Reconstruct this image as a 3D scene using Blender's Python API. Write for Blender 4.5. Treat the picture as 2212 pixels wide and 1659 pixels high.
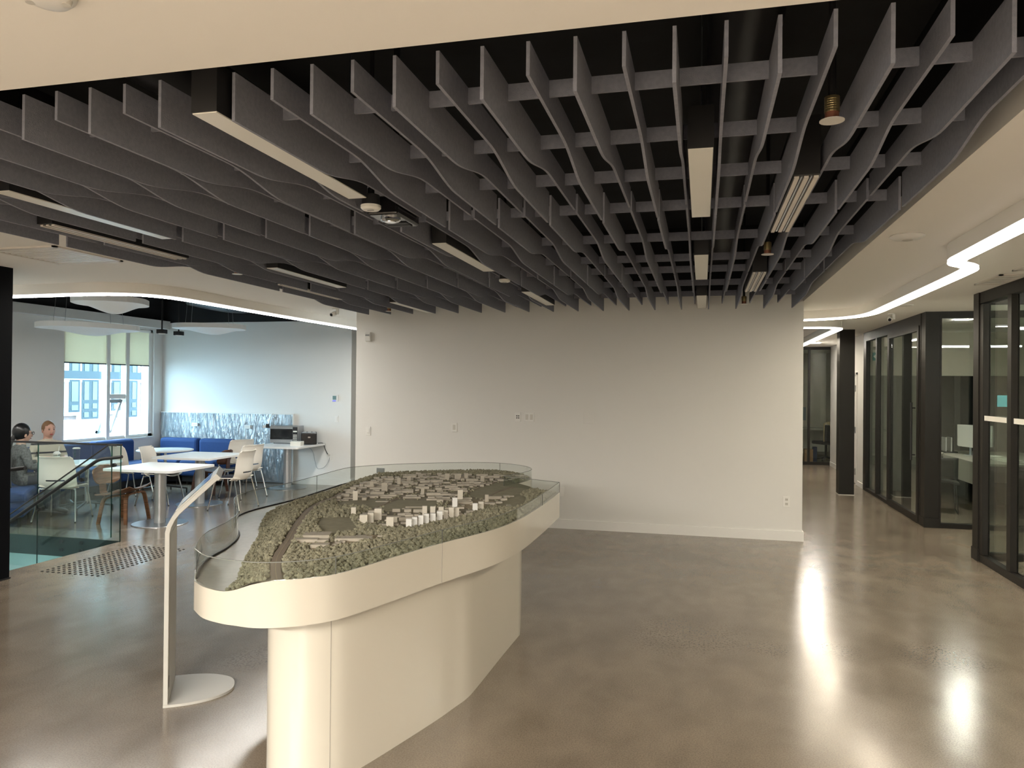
import bpy, bmesh, math, random
import numpy as np
from mathutils import Vector, Matrix, geometry as mgeo
random.seed(7)
for o in list(bpy.data.objects): bpy.data.objects.remove(o)
S = bpy.context.scene
COL = S.collection
PI = math.pi
# ------------------------------------------------------------------ camera
W, H, F, HH = 2212, 1659, 1634.09, 1.75
YAW, PITCH, ROLL = .24642599, .00525754, .00916293
def cam_axes():
    f = np.array([-math.sin(YAW)*math.cos(PITCH), math.cos(YAW)*math.cos(PITCH), math.sin(PITCH)])
    r = np.array([math.cos(YAW), math.sin(YAW), 0.]); u = np.cross(r, f)
    c, s = math.cos(ROLL), math.sin(ROLL)
    return np.array([c*r+s*u, -s*r+c*u, f])
CM = cam_axes()
cam = bpy.data.cameras.new('camera'); camo = bpy.data.objects.new('camera', cam); COL.objects.link(camo)
cam.sensor_fit = 'HORIZONTAL'; cam.sensor_width = 36; cam.lens = 36*F/W; cam.clip_start = .05; cam.clip_end = 200
camo.matrix_world = Matrix(((CM[0][0], CM[1][0], -CM[2][0], 0), (CM[0][1], CM[1][1], -CM[2][1], 0), (CM[0][2], CM[1][2], -CM[2][2], HH), (0, 0, 0, 1)))
S.camera = camo
# pixel of the 2212 x 1659 photograph -> point on a known plane
def ray(x, y): return CM.T @ np.array([(x-W/2)/F, -(y-H/2)/F, 1.])
def on_z(x, y, z=0.):
    d = ray(x, y); t = (z-HH)/d[2]; return Vector((d[0]*t, d[1]*t, z))
def on_x(x, y, X):
    d = ray(x, y); t = X/d[0]; return Vector((X, d[1]*t, HH+d[2]*t))
def on_y(x, y, Y):
    d = ray(x, y); t = Y/d[1]; return Vector((d[0]*t, Y, HH+d[2]*t))
def to_px(x, y, z):
    v = CM @ np.array([x, y, z-HH]); return W/2+F*v[0]/v[2], H/2-F*v[1]/v[2]
# ------------------------------------------------------------------ world, light, exposure
S.view_settings.view_transform = 'Standard'; S.view_settings.look = 'None'
S.view_settings.gamma = 1; S.view_settings.use_curve_mapping = False
S.view_settings.exposure = 2.5
WORLD_STR, STRIP, STRIP_L, ROOM_W = 4.6, 5.6, 9.5, 3.6
wd = bpy.data.worlds.new('world'); S.world = wd; wd.use_nodes = True
bg = wd.node_tree.nodes['Background']; bg.inputs[0].default_value = (.62, .84, 1.0, 1); bg.inputs[1].default_value = WORLD_STR
def area(name, loc, sx, sy, power, col, rot=(0, 0, 0), portal=False):
    l = bpy.data.lights.new(name, 'AREA'); l.shape = 'RECTANGLE'; l.size = sx; l.size_y = sy; l.energy = power; l.color = col
    if portal: l.cycles.is_portal = True
    o = bpy.data.objects.new(name, l); COL.objects.link(o); o.location = loc; o.rotation_euler = rot
    return o
area('window_portal', (-10.0, 10.95, 1.45), 1.4, 2.0, 1, (1, 1, 1), (0, -PI/2, 0), True)
WARM = (1.0, .95, .86); NEUT = (1.0, .93, .82)
# the room's own ceiling lamps behind the viewpoint: their warm light falls on the front soffit and the table's near face
area('ceiling_lamp_rear_offscreen', (-3.0, -3.0, 2.76), 4.5, .5, 62*ROOM_W, WARM)
area('ceiling_lamp_entry_offscreen', (.4, -5.0, 2.76), 4.0, .5, 62*ROOM_W, WARM)
# ------------------------------------------------------------------ materials
def lin(h):
    if isinstance(h, str):
        h = h.lstrip('#'); c = [int(h[i:i+2], 16)/255 for i in (0, 2, 4)]
        return tuple(((v+.055)/1.055)**2.4 if v > .04045 else v/12.92 for v in c)
    return tuple(h)
MATS = {}
def mat(name, col, rough=.6, metal=0, spec=.5, noise=0, nscale=8, bump=0, bscale=40, coat=0, emit=0, stretch=None, col2=None, sheen=0):
    m = bpy.data.materials.new(name); MATS[name] = m; m.use_nodes = True
    nt = m.node_tree; b = nt.nodes['Principled BSDF']; c = lin(col)
    b.inputs['Base Color'].default_value = (*c, 1); b.inputs['Roughness'].default_value = rough; b.inputs['Metallic'].default_value = metal
    b.inputs['Specular IOR Level'].default_value = spec; b.inputs['Coat Weight'].default_value = coat
    if emit: b.inputs['Emission Color'].default_value = (*c, 1); b.inputs['Emission Strength'].default_value = emit
    if noise or bump:
        tc = nt.nodes.new('ShaderNodeTexCoord'); mp = nt.nodes.new('ShaderNodeMapping'); nt.links.new(tc.outputs['Object'], mp.inputs[0])
        if stretch: mp.inputs['Scale'].default_value = stretch
    if noise:
        n = nt.nodes.new('ShaderNodeTexNoise'); n.inputs['Scale'].default_value = nscale; n.inputs['Detail'].default_value = 5; nt.links.new(mp.outputs[0], n.inputs[0])
        r = nt.nodes.new('ShaderNodeValToRGB'); d = lin(col2) if col2 else tuple(v*(1-noise) for v in c)
        r.color_ramp.elements[0].position = .35; r.color_ramp.elements[1].position = .65
        r.color_ramp.elements[0].color = (*d, 1); r.color_ramp.elements[1].color = (*c, 1)
        nt.links.new(n.outputs[0], r.inputs[0]); nt.links.new(r.outputs[0], b.inputs['Base Color'])
    if bump:
        n = nt.nodes.new('ShaderNodeTexNoise'); n.inputs['Scale'].default_value = bscale; n.inputs['Detail'].default_value = 4; nt.links.new(mp.outputs[0], n.inputs[0])
        bp = nt.nodes.new('ShaderNodeBump'); bp.inputs['Strength'].default_value = bump; bp.inputs['Distance'].default_value = .01
        nt.links.new(n.outputs[0], bp.inputs['Height']); nt.links.new(bp.outputs[0], b.inputs['Normal'])
    return m
def emis(name, col, strength):
    m = bpy.data.materials.new(name); MATS[name] = m; m.use_nodes = True; nt = m.node_tree; nt.nodes.clear()
    e = nt.nodes.new('ShaderNodeEmission'); e.inputs[0].default_value = (*lin(col), 1); e.inputs[1].default_value = strength
    o = nt.nodes.new('ShaderNodeOutputMaterial'); nt.links.new(e.outputs[0], o.inputs[0]); return m
def glass(name, tint, refl=1.0, rough=.0, ior=1.5):
    m = bpy.data.materials.new(name); MATS[name] = m; m.use_nodes = True; nt = m.node_tree; nt.nodes.clear()
    t = nt.nodes.new('ShaderNodeBsdfTransparent'); t.inputs[0].default_value = (*tint, 1)
    g = nt.nodes.new('ShaderNodeBsdfGlossy'); g.inputs['Roughness'].default_value = rough; g.inputs[0].default_value = (1, 1, 1, 1)
    lw = nt.nodes.new('ShaderNodeLayerWeight'); lw.inputs[0].default_value = .5
    pw_ = nt.nodes.new('ShaderNodeMath'); pw_.operation = 'POWER'; pw_.inputs[1].default_value = 5; nt.links.new(lw.outputs['Facing'], pw_.inputs[0])
    f = nt.nodes.new('ShaderNodeMath'); f.operation = 'MULTIPLY_ADD'; f.inputs[1].default_value = .6*refl; f.inputs[2].default_value = .035*refl; nt.links.new(pw_.outputs[0], f.inputs[0])
    x = nt.nodes.new('ShaderNodeMixShader'); o = nt.nodes.new('ShaderNodeOutputMaterial')
    nt.links.new(f.outputs[0], x.inputs[0]); nt.links.new(t.outputs[0], x.inputs[1]); nt.links.new(g.outputs[0], x.inputs[2]); nt.links.new(x.outputs[0], o.inputs[0]); return m
mat('wall', (.74, .73, .70), .75, bump=.03, bscale=160)
mat('ceil', (.86, .835, .785), .85)
mat('white_trim', (.78, .77, .74), .5)
mat('black_deck', (.010, .011, .013), .8, noise=.5, nscale=3)
mat('black', (.012, .012, .013), .5)
mat('black_gloss', (.008, .008, .009), .18)
mat('bronze', (.016, .0142, .012), .45, spec=.25)
mat('steel_black', (.0035, .004, .006), .5, spec=.1)
mat('felt', (.275, .285, .335), .95, spec=.1, noise=.12, nscale=60, bump=.25, bscale=300)
mat('lens_off', (.78, .76, .69), .35)
mat('grille', (.70, .66, .60), .5)
mat('plastic', (.78, .77, .74), .4)
mat('plastic_dim', (.60, .58, .53), .45)
mat('grey_plate', (.22, .23, .23), .5)
mat('chrome', (.75, .76, .78), .12, 1)
mat('steel', (.40, .41, .43), .30, 1)
mat('satin', (.46, .47, .48), .38, .6)
mat('brass', (.45, .36, .18), .35, 1)
mat('copper_rust', (.32, .13, .08), .45, .6)
mat('table_white', (.80, .80, .79), .35)
mat('chair_shell', (.86, .81, .73), .4)
mat('chair_pad', (.012, .016, .028), .7)
mat('blue_fabric', (.010, .048, .175), .8, noise=.15, nscale=90, bump=.15, bscale=250)
mat('wood', '#8a5f40', .4, noise=.4, nscale=5, stretch=(1, 1, 12), col2='#5f3d27')
mat('wood_dark', '#5a3626', .4, noise=.4, nscale=5, stretch=(1, 1, 12), col2='#3c2218')
mat('tray_white', (.60, .565, .49), .16, coat=.3)
mat('pedestal_white', (.60, .565, .49), .22)
mat('seam', (.30, .28, .25), .6)
mat('land', (.29, .26, .19), .9, noise=.25, nscale=12)
mat('field', (.29, .27, .185), .9, noise=.15, nscale=20)
mat('clearing', (.38, .32, .22), .9, noise=.15, nscale=20)
mat('tree', (.33, .315, .225), .95, spec=.1, noise=.3, nscale=55, col2=(.20, .19, .14))
mat('road', (.26, .215, .165), .8)
mat('sea', (.42, .39, .335), .28, noise=.12, nscale=30)
mat('bld', (.46, .42, .35), .8, noise=.12, nscale=30)
mat('bld_light', (.62, .58, .50), .5)
mat('acrylic', (.82, .82, .80), .15, coat=.5)
mat('kiosk', (.50, .49, .455), .4)
mat('screen', (.006, .007, .009), .08)
mat('brick', (.17, .10, .09), .85, noise=.3, nscale=9, col2=(.11, .085, .08))
mat('ext_white', (.60, .63, .63), .7)
mat('ext_stone', (.40, .42, .41), .85, noise=.2, nscale=2)
mat('ext_frame', (.022, .036, .045), .5, spec=.2)
mat('ext_pane', (.030, .055, .062), .06, spec=.5, noise=.5, nscale=1.2)
mat('ext_ground', (.25, .25, .25), .9)
mat('stair_dark', (.014, .030, .030), .6)
mat('stair_wall', (.62, .72, .68), .7)
mat('tread', (.30, .30, .28), .6)
mat('panel_grey', (.20, .25, .29), .6)
mat('cloud', (.84, .86, .87), .75)
mat('duct', (.014, .014, .016), .4)
mat('skin', (.62, .36, .28), .5)
mat('skin2', (.50, .32, .24), .5)
mat('hair_black', (.006, .006, .007), .3)
mat('hair_red', (.22, .12, .06), .45)
mat('jacket', (.16, .165, .165), .95, noise=.6, nscale=45, bump=.4, bscale=120)
mat('jacket_shell', (.055, .06, .06), .8)
mat('trousers', (.03, .035, .05), .9)
mat('lips', (.33, .06, .06), .5)
mat('office_wall', (.62, .58, .50), .8)
mat('office_dark', (.010, .011, .011), .8, spec=.1)
mat('office_grey', (.22, .21, .18), .6)
mat('desk_white', (.42, .40, .35), .5)
mat('cardboard', '#8a6a4a', .9)
mat('khaki', '#9a8a68', .9)
mat('navy', (.02, .03, .07), .8)
mat('teal', (.09, .36, .40), .6)
mat('red_item', (.5, .05, .08), .5)
mat('paper', (.80, .78, .72), .7)
mat('exit_green', (.01, .20, .20), .4)
mat('stud', (.012, .012, .012), .6, spec=.2)
mat('ice_tea', (.62, .66, .60), .2)
mat('cup_mark', (.02, .10, .07), .5)
glass('pane', (.90, .94, .92))
glass('guard', (.93, .98, .97))
glass('guard_edge', (.10, .38, .32))
glass('tray_glass', (.93, .95, .94))
glass('win_glass', (.82, .90, .92))
glass('cup_glass', (.90, .94, .93))
glass('tint_glass', (.80, .80, .76))
mat('glass_edge', (.10, .105, .10), .25)
mat('glass_rim', (.24, .25, .235), .15)
emis('strip', (1.0, .88, .69), STRIP)
emis('strip_side', (1.0, .95, .88), .32)
emis('strip_cool', (1.0, .97, .90), STRIP_L)
emis('office_tube', (1.0, .95, .85), 22)
emis('downlight', (1.0, .93, .82), 130)
emis('thermo_glow', (.12, .14, 1.0), .30)
emis('thermo_screen', (.30, .50, .50), .09)
# striped sweater
m = mat('sweater', (.62, .56, .46), .95, bump=.3, bscale=120); nt = m.node_tree; b = nt.nodes['Principled BSDF']
tc = nt.nodes.new('ShaderNodeTexCoord'); sp = nt.nodes.new('ShaderNodeSeparateXYZ'); nt.links.new(tc.outputs['Object'], sp.inputs[0])
mu = nt.nodes.new('ShaderNodeMath'); mu.operation = 'MULTIPLY'; mu.inputs[1].default_value = 8.0; nt.links.new(sp.outputs[2], mu.inputs[0])
fr = nt.nodes.new('ShaderNodeMath'); fr.operation = 'FRACT'; nt.links.new(mu.outputs[0], fr.inputs[0])
rp = nt.nodes.new('ShaderNodeValToRGB'); rp.color_ramp.interpolation = 'CONSTANT'
rp.color_ramp.elements[0].color = (.03, .03, .04, 1); rp.color_ramp.elements[1].position = .2; rp.color_ramp.elements[1].color = (.62, .56, .46, 1)
nt.links.new(fr.outputs[0], rp.inputs[0]); nt.links.new(rp.outputs[0], b.inputs['Base Color'])
# roller blind: lets daylight through
m = mat('blind', (.78, .74, .62), .9); nt = m.node_tree; b = nt.nodes['Principled BSDF']
tr = nt.nodes.new('ShaderNodeBsdfTranslucent'); tr.inputs[0].default_value = (.80, .74, .60, 1)
mx = nt.nodes.new('ShaderNodeMixShader'); mx.inputs[0].default_value = .28
nt.links.new(b.outputs[0], mx.inputs[1]); nt.links.new(tr.outputs[0], mx.inputs[2]); nt.links.new(mx.outputs[0], nt.nodes['Material Output'].inputs[0])
# clear plastic film, creased
m = bpy.data.materials.new('film'); MATS['film'] = m; m.use_nodes = True; nt = m.node_tree; nt.nodes.clear()
t = nt.nodes.new('ShaderNodeBsdfTransparent'); t.inputs[0].default_value = (.86, .90, .92, 1)
g = nt.nodes.new('ShaderNodeBsdfGlossy'); g.inputs['Roughness'].default_value = .18
df = nt.nodes.new('ShaderNodeBsdfDiffuse'); df.inputs[0].default_value = (.55, .62, .66, 1)
tc = nt.nodes.new('ShaderNodeTexCoord'); mp = nt.nodes.new('ShaderNodeMapping'); mp.inputs['Scale'].default_value = (9, 9, 1.6); mp.inputs['Rotation'].default_value = (0, .25, 0)
nz = nt.nodes.new('ShaderNodeTexNoise'); nz.inputs['Scale'].default_value = 2.2; nz.inputs['Detail'].default_value = 6; nz.inputs['Distortion'].default_value = 1.2
bp = nt.nodes.new('ShaderNodeBump'); bp.inputs['Strength'].default_value = 1.0; bp.inputs['Distance'].default_value = .08
nt.links.new(tc.outputs['Object'], mp.inputs[0]); nt.links.new(mp.outputs[0], nz.inputs[0]); nt.links.new(nz.outputs[0], bp.inputs['Height']); nt.links.new(bp.outputs[0], g.inputs['Normal'])
x1 = nt.nodes.new('ShaderNodeMixShader'); x1.inputs[0].default_value = .12; x2 = nt.nodes.new('ShaderNodeMixShader'); x2.inputs[0].default_value = .34
nt.links.new(t.outputs[0], x1.inputs[1]); nt.links.new(df.outputs[0], x1.inputs[2]); nt.links.new(x1.outputs[0], x2.inputs[1]); nt.links.new(g.outputs[0], x2.inputs[2])
o = nt.nodes.new('ShaderNodeOutputMaterial'); nt.links.new(x2.outputs[0], o.inputs[0])
# polished concrete
m = bpy.data.materials.new('concrete'); MATS['concrete'] = m; m.use_nodes = True; nt = m.node_tree; b = nt.nodes['Principled BSDF']; L = nt.links.new
tc = nt.nodes.new('ShaderNodeTexCoord')
def nzn(scale, det, sc=None, dist=0):
    n = nt.nodes.new('ShaderNodeTexNoise'); n.inputs['Scale'].default_value = scale; n.inputs['Detail'].default_value = det; n.inputs['Distortion'].default_value = dist
    mp = nt.nodes.new('ShaderNodeMapping'); L(tc.outputs['Object'], mp.inputs[0])
    if sc: mp.inputs['Scale'].default_value = sc
    L(mp.outputs[0], n.inputs[0]); return n
def ramp(src, p0, c0, p1, c1):
    r = nt.nodes.new('ShaderNodeValToRGB'); e = r.color_ramp.elements
    e[0].position = p0; e[0].color = (*c0, 1); e[1].position = p1; e[1].color = (*c1, 1); L(src, r.inputs[0]); return r
def mixc(kind, fac, a, bb):
    x = nt.nodes.new('ShaderNodeMix'); x.data_type = 'RGBA'; x.blend_type = kind
    if isinstance(fac, float): x.inputs[0].default_value = fac
    else: L(fac, x.inputs[0])
    L(a, x.inputs[6]); L(bb, x.inputs[7]); return x.outputs[2]
n1 = nzn(.7, 6, dist=.6); r1 = ramp(n1.outputs[0], .3, (.205, .166, .126), .7, (.255, .210, .162))
n2 = nzn(4, 9, (1, .6, 1), .25); r2 = ramp(n2.outputs[0], .3, (.84, .84, .84), .7, (1.09, 1.09, 1.09))
c12 = mixc('MULTIPLY', 1.0, r1.outputs[0], r2.outputs[0])
n3 = nzn(130, 2); r3 = ramp(n3.outputs[0], .40, (.80, .80, .80), .56, (1.03, 1.03, 1.03))
c123 = mixc('MULTIPLY', 1.0, c12, r3.outputs[0])
# worn patches where the aggregate shows
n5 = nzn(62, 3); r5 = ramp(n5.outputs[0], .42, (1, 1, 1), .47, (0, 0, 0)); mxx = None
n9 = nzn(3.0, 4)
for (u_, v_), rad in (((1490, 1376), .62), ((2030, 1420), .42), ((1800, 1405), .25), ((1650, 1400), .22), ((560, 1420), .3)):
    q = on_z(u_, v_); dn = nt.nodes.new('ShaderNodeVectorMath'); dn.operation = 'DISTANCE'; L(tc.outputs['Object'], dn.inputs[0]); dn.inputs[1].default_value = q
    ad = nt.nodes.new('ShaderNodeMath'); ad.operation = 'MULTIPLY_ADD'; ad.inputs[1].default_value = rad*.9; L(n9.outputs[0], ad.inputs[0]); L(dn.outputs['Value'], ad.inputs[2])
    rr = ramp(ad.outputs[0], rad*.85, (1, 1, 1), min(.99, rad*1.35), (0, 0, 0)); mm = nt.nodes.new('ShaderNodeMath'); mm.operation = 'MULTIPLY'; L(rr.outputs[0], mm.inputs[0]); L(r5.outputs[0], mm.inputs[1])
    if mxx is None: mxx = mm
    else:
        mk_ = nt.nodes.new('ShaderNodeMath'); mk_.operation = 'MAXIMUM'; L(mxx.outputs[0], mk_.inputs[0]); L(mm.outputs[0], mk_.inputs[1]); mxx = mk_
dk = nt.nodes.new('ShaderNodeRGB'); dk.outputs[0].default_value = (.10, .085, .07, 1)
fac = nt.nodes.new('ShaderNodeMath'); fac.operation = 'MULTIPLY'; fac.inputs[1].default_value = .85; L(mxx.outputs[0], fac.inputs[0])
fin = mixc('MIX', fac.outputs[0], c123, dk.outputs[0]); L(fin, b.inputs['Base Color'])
r7 = ramp(n2.outputs[0], .25, (.17, .17, .17), .75, (.225, .225, .225)); L(r7.outputs[0], b.inputs['Roughness'])
b.inputs['Specular IOR Level'].default_value = .8
bpn = nt.nodes.new('ShaderNodeBump'); bpn.inputs['Strength'].default_value = .05; bpn.inputs['Distance'].default_value = .006
n8 = nzn(30, 3); L(n8.outputs[0], bpn.inputs['Height']); L(bpn.outputs[0], b.inputs['Normal'])

# ------------------------------------------------------------------ mesh helpers
class MB:
    def __init__(s): s.v = []; s.f = []
    def add(s, v, f):
        n = len(s.v); s.v += [tuple(p) for p in v]; s.f += [tuple(i+n for i in q) for q in f]; return s
    def box(s, x0, x1, y0, y1, z0, z1):
        return s.add([(x0, y0, z0), (x1, y0, z0), (x1, y1, z0), (x0, y1, z0), (x0, y0, z1), (x1, y0, z1), (x1, y1, z1), (x0, y1, z1)],
                     [(0, 3, 2, 1), (4, 5, 6, 7), (0, 1, 5, 4), (1, 2, 6, 5), (2, 3, 7, 6), (3, 0, 4, 7)])
    def cbox(s, c, d, rz=0):
        cs, sn = math.cos(rz), math.sin(rz); v = []
        for z in (-1, 1):
            for x, y in ((-1, -1), (1, -1), (1, 1), (-1, 1)):
                a, b2 = x*d[0]/2, y*d[1]/2; v.append((c[0]+a*cs-b2*sn, c[1]+a*sn+b2*cs, c[2]+z*d[2]/2))
        return s.add(v, [(0, 3, 2, 1), (4, 5, 6, 7), (0, 1, 5, 4), (1, 2, 6, 5), (2, 3, 7, 6), (3, 0, 4, 7)])
    def prism(s, pts, z0, z1, caps=True):
        n = len(pts); v = [(p[0], p[1], z0) for p in pts]+[(p[0], p[1], z1) for p in pts]
        f = [(i, (i+1) % n, n+(i+1) % n, n+i) for i in range(n)]
        if caps: f += [tuple(range(n-1, -1, -1)), tuple(range(n, 2*n))]
        return s.add(v, f)
    def side_prism(s, prof, axis, a0, a1):   # profile in a vertical plane, extruded along x ('x': prof is (y,z)) or y ('y': prof is (x,z))
        n = len(prof); mk = (lambda p, a: (a, p[0], p[1])) if axis == 'x' else (lambda p, a: (p[0], a, p[1]))
        v = [mk(p, a0) for p in prof]+[mk(p, a1) for p in prof]
        return s.add(v, [(i, (i+1) % n, n+(i+1) % n, n+i) for i in range(n)]+[tuple(range(n-1, -1, -1)), tuple(range(n, 2*n))])
    def tube(s, pts, r, seg=8, r2=None, caps=True):
        pts = [Vector(p) for p in pts]; n = len(pts); v = []; up = None
        for i, p in enumerate(pts):
            d = (pts[min(i+1, n-1)]-pts[max(i-1, 0)]).normalized()
            if up is None: up = Vector((0, 0, 1)) if abs(d.z) < .9 else Vector((1, 0, 0))
            a = d.cross(up).normalized(); b2 = a.cross(d).normalized(); up = b2
            rr = r if r2 is None else r+(r2-r)*i/max(1, n-1)
            for k in range(seg):
                t = 2*PI*k/seg; v.append(p+a*math.cos(t)*rr+b2*math.sin(t)*rr)
        f = [(i*seg+k, i*seg+(k+1) % seg, (i+1)*seg+(k+1) % seg, (i+1)*seg+k) for i in range(n-1) for k in range(seg)]
        if caps: f += [tuple(range(seg-1, -1, -1)), tuple(range((n-1)*seg, n*seg))]
        return s.add(v, f)
    def lathe(s, prof, c=(0, 0, 0), seg=24, sx=1, sy=1):
        v = []; n = len(prof)
        for r, z in prof:
            for k in range(seg):
                t = 2*PI*k/seg; v.append((c[0]+r*math.cos(t)*sx, c[1]+r*math.sin(t)*sy, c[2]+z))
        f = [(i*seg+k, i*seg+(k+1) % seg, (i+1)*seg+(k+1) % seg, (i+1)*seg+k) for i in range(n-1) for k in range(seg)]
        f += [tuple(range(seg-1, -1, -1)), tuple(range((n-1)*seg, n*seg))]
        return s.add(v, f)
    def disc(s, c, r, h, seg=24): return s.lathe([(r, 0), (r, h)], c, seg)
    def grid(s, nu, nv, fn, skip=None):
        v = [fn(i/nu, j/nv) for j in range(nv+1) for i in range(nu+1)]
        f = [(j*(nu+1)+i, j*(nu+1)+i+1, (j+1)*(nu+1)+i+1, (j+1)*(nu+1)+i) for j in range(nv) for i in range(nu) if not (skip and skip((i+.5)/nu, (j+.5)/nv))]
        return s.add(v, f)
    def sweep(s, path, x0, x1, z0, z1, closed=False):   # rectangle swept along a level path
        n = len(path); v = []
        for i in range(n):
            a = Vector(path[(i-1) % n] if closed else path[max(i-1, 0)]); b2 = Vector(path[(i+1) % n] if closed else path[min(i+1, n-1)])
            p = Vector(path[i]); d0 = (p-a).normalized() if (p-a).length > 1e-6 else (b2-p).normalized(); d1 = (b2-p).normalized() if (b2-p).length > 1e-6 else d0
            nn = Vector((-(d0.y+d1.y), d0.x+d1.x)).normalized(); k = 1/max(.5, nn.dot(Vector((-d0.y, d0.x))))
            for off, z in ((x0, z0), (x1, z0), (x1, z1), (x0, z1)): v.append((p.x+nn.x*off*k, p.y+nn.y*off*k, z))
        m_ = n if closed else n-1
        f = [(i*4+k, i*4+(k+1) % 4, ((i+1) % n)*4+(k+1) % 4, ((i+1) % n)*4+k) for i in range(m_) for k in range(4)]
        if not closed: f += [(3, 2, 1, 0), tuple((n-1)*4+k for k in range(4))]
        return s.add(v, f)
    def build(s, name, m, parent=None, local=False, smooth=False, bevel=0, seg=2):
        me = bpy.data.meshes.new(name); vs = s.v
        if parent is not None and not local:
            inv = parent_matrix(parent).inverted(); vs = [tuple(inv @ Vector(p)) for p in vs]
        me.from_pydata(vs, [], s.f); me.materials.append(MATS[m]); fix(me)
        if smooth:
            for p in me.polygons: p.use_smooth = True
        o = bpy.data.objects.new(name, me); COL.objects.link(o)
        if parent is not None: o.parent = parent
        if bevel:
            bv = o.modifiers.new('bevel', 'BEVEL'); bv.width = bevel; bv.segments = seg; bv.limit_method = 'ANGLE'
        elif smooth:
            es = o.modifiers.new('edge', 'EDGE_SPLIT'); es.split_angle = math.radians(38)
        return o
def fix(me):
    bm = bmesh.new(); bm.from_mesh(me); bmesh.ops.recalc_face_normals(bm, faces=bm.faces); bm.to_mesh(me); bm.free(); me.update()
def parent_matrix(o):
    mt = Matrix.LocRotScale(o.location, o.rotation_euler, o.scale)
    return parent_matrix(o.parent) @ mt if o.parent else mt
def thing(name, label, cat, loc=(0, 0, 0), rz=0, group=None):
    o = bpy.data.objects.new(name, None); o.empty_display_size = .1; COL.objects.link(o); o.location = loc; o.rotation_euler = (0, 0, rz)
    return tag(o, label, cat, group)
def tag(o, label, cat, group=None):
    o['label'] = label; o['category'] = cat
    if group: o['group'] = group
    return o
def struct(o): o['kind'] = 'structure'; return o
def dup(root, loc, rz, label=None, group=None):
    r = root.copy(); COL.objects.link(r); r.location = loc; r.rotation_euler = (0, 0, rz)
    if label: r['label'] = label
    if group: r['group'] = group
    for ch in [c for c in bpy.data.objects if c.parent == root]:
        c = ch.copy(); COL.objects.link(c); c.parent = r
        for gc in [q for q in bpy.data.objects if q.parent == ch]:
            d = gc.copy(); COL.objects.link(d); d.parent = c
    return r
def catmull(pts, n=6, closed=False):
    out = []; N = len(pts); rng = range(N) if closed else range(N-1)
    for i in rng:
        g = (lambda k: pts[k % N]) if closed else (lambda k: pts[min(max(k, 0), N-1)])
        p0, p1, p2, p3 = [np.array(g(i+k), float) for k in (-1, 0, 1, 2)]
        for j in range(n):
            t = j/n; out.append(tuple(.5*((2*p1)+(-p0+p2)*t+(2*p0-5*p1+4*p2-p3)*t*t+(-p0+3*p1-3*p2+p3)*t**3)))
    if not closed: out.append(tuple(pts[-1]))
    return out
def inside(p, poly):
    x, y = p[0], p[1]; r = False; j = len(poly)-1
    for i in range(len(poly)):
        xi, yi = poly[i][0], poly[i][1]; xj, yj = poly[j][0], poly[j][1]
        if (yi > y) != (yj > y) and x < (xj-xi)*(y-yi)/(yj-yi)+xi: r = not r
        j = i
    return r
def one(name, label, cat, mb, m, group=None, **k): return tag(mb.build(name, m, **k), label, cat, group)

# ================================================================== THE SETTING
ZC = 2.785
# ---- floor, with the stair opening
fl = MB(); SX, SY0, SY1 = -6.27, 5.70, 7.15
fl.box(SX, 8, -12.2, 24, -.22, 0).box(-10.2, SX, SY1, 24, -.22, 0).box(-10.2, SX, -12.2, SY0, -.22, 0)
floor = struct(fl.build('floor', 'concrete'))
struct(MB().box(-10.2, 8, -6, 24, -3.3, -3.2).build('floor_lower', 'stair_wall'))
struct(MB().box(-10.2, -6.0, 7.35, 7.5, -3.2, -.225).build('wall_stairwell', 'stair_wall'))
stud0 = None
for i in range(11):
    for j in range(20):
        x, y = -5.955+.0620*i, 5.785+.0620*j
        if stud0 is None:
            stud0 = MB().lathe([(.0135, 0), (.0135, .002), (.010, .005)], (0, 0, 0), 10).build('tactile_stud', 'stud', floor, True)
            o = stud0
        else:
            o = stud0.copy(); COL.objects.link(o)
        o.location = (x, y, 0)
# ---- walls
def wallpiece(name, m, *boxes):
    w = MB()
    for b_ in boxes: w.box(*b_)
    return struct(w.build(name, m))
YW = 9.345
wallpiece('wall_main', 'wall', (-4.512, 1.136, YW, 11.7, 0, 3.7))
struct(MB().sweep([(-4.512, YW), (1.136, YW), (1.136, 11.7)], -.016, 0, 0, .113).build('baseboard_main', 'white_trim'))
YB, XWIN = 12.22, -9.87
wallpiece('wall_lounge', 'wall', (-10.2, -5.99, YB, 12.62, 0, 2.912))
wallpiece('wall_lounge_top', 'black_deck', (-10.2, -5.99, YB+.01, 12.62, 2.912, 3.7))
struct(MB().sweep([(-7.10, YB), (-5.99, YB), (-5.99, 12.62)], -.014, 0, 0, .115).build('baseboard_lounge', 'white_trim'))
WY0, WY1, WZ0, WZ1 = 9.95, 12.0, .80, 2.76
wallpiece('wall_window', 'wall', (-10.15, XWIN, -12.2, WY0, -3.2, 3.7), (-10.15, XWIN, WY1, YB, 0, 3.7), (-10.15, XWIN, WY0, WY1, 0, WZ0), (-10.15, XWIN, WY0, WY1, WZ1, 3.7))
wallpiece('wall_window_top', 'black_deck', (XWIN, XWIN+.02, 5.5, YB, 2.94, 3.7))
wallpiece('trim_bulkhead', 'wall', (XWIN, XWIN+.16, 5.5, YB, 2.795, 2.94))
wallpiece('wall_rear', 'wall', (-10.2, 8, -12.2, -12.0, 0, 3.7))
wallpiece('wall_office_side', 'office_wall', (6.3, 6.5, -6, 24, 0, 3.7))
wallpiece('wall_lower_side', 'stair_wall', (-10.2, SX, 5.5, 5.69, -3.2, -.23))
wallpiece('wall_stair_side', 'wall', (-10.2, -6.9, 5.40, 5.66, 0, 2.785))
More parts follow.
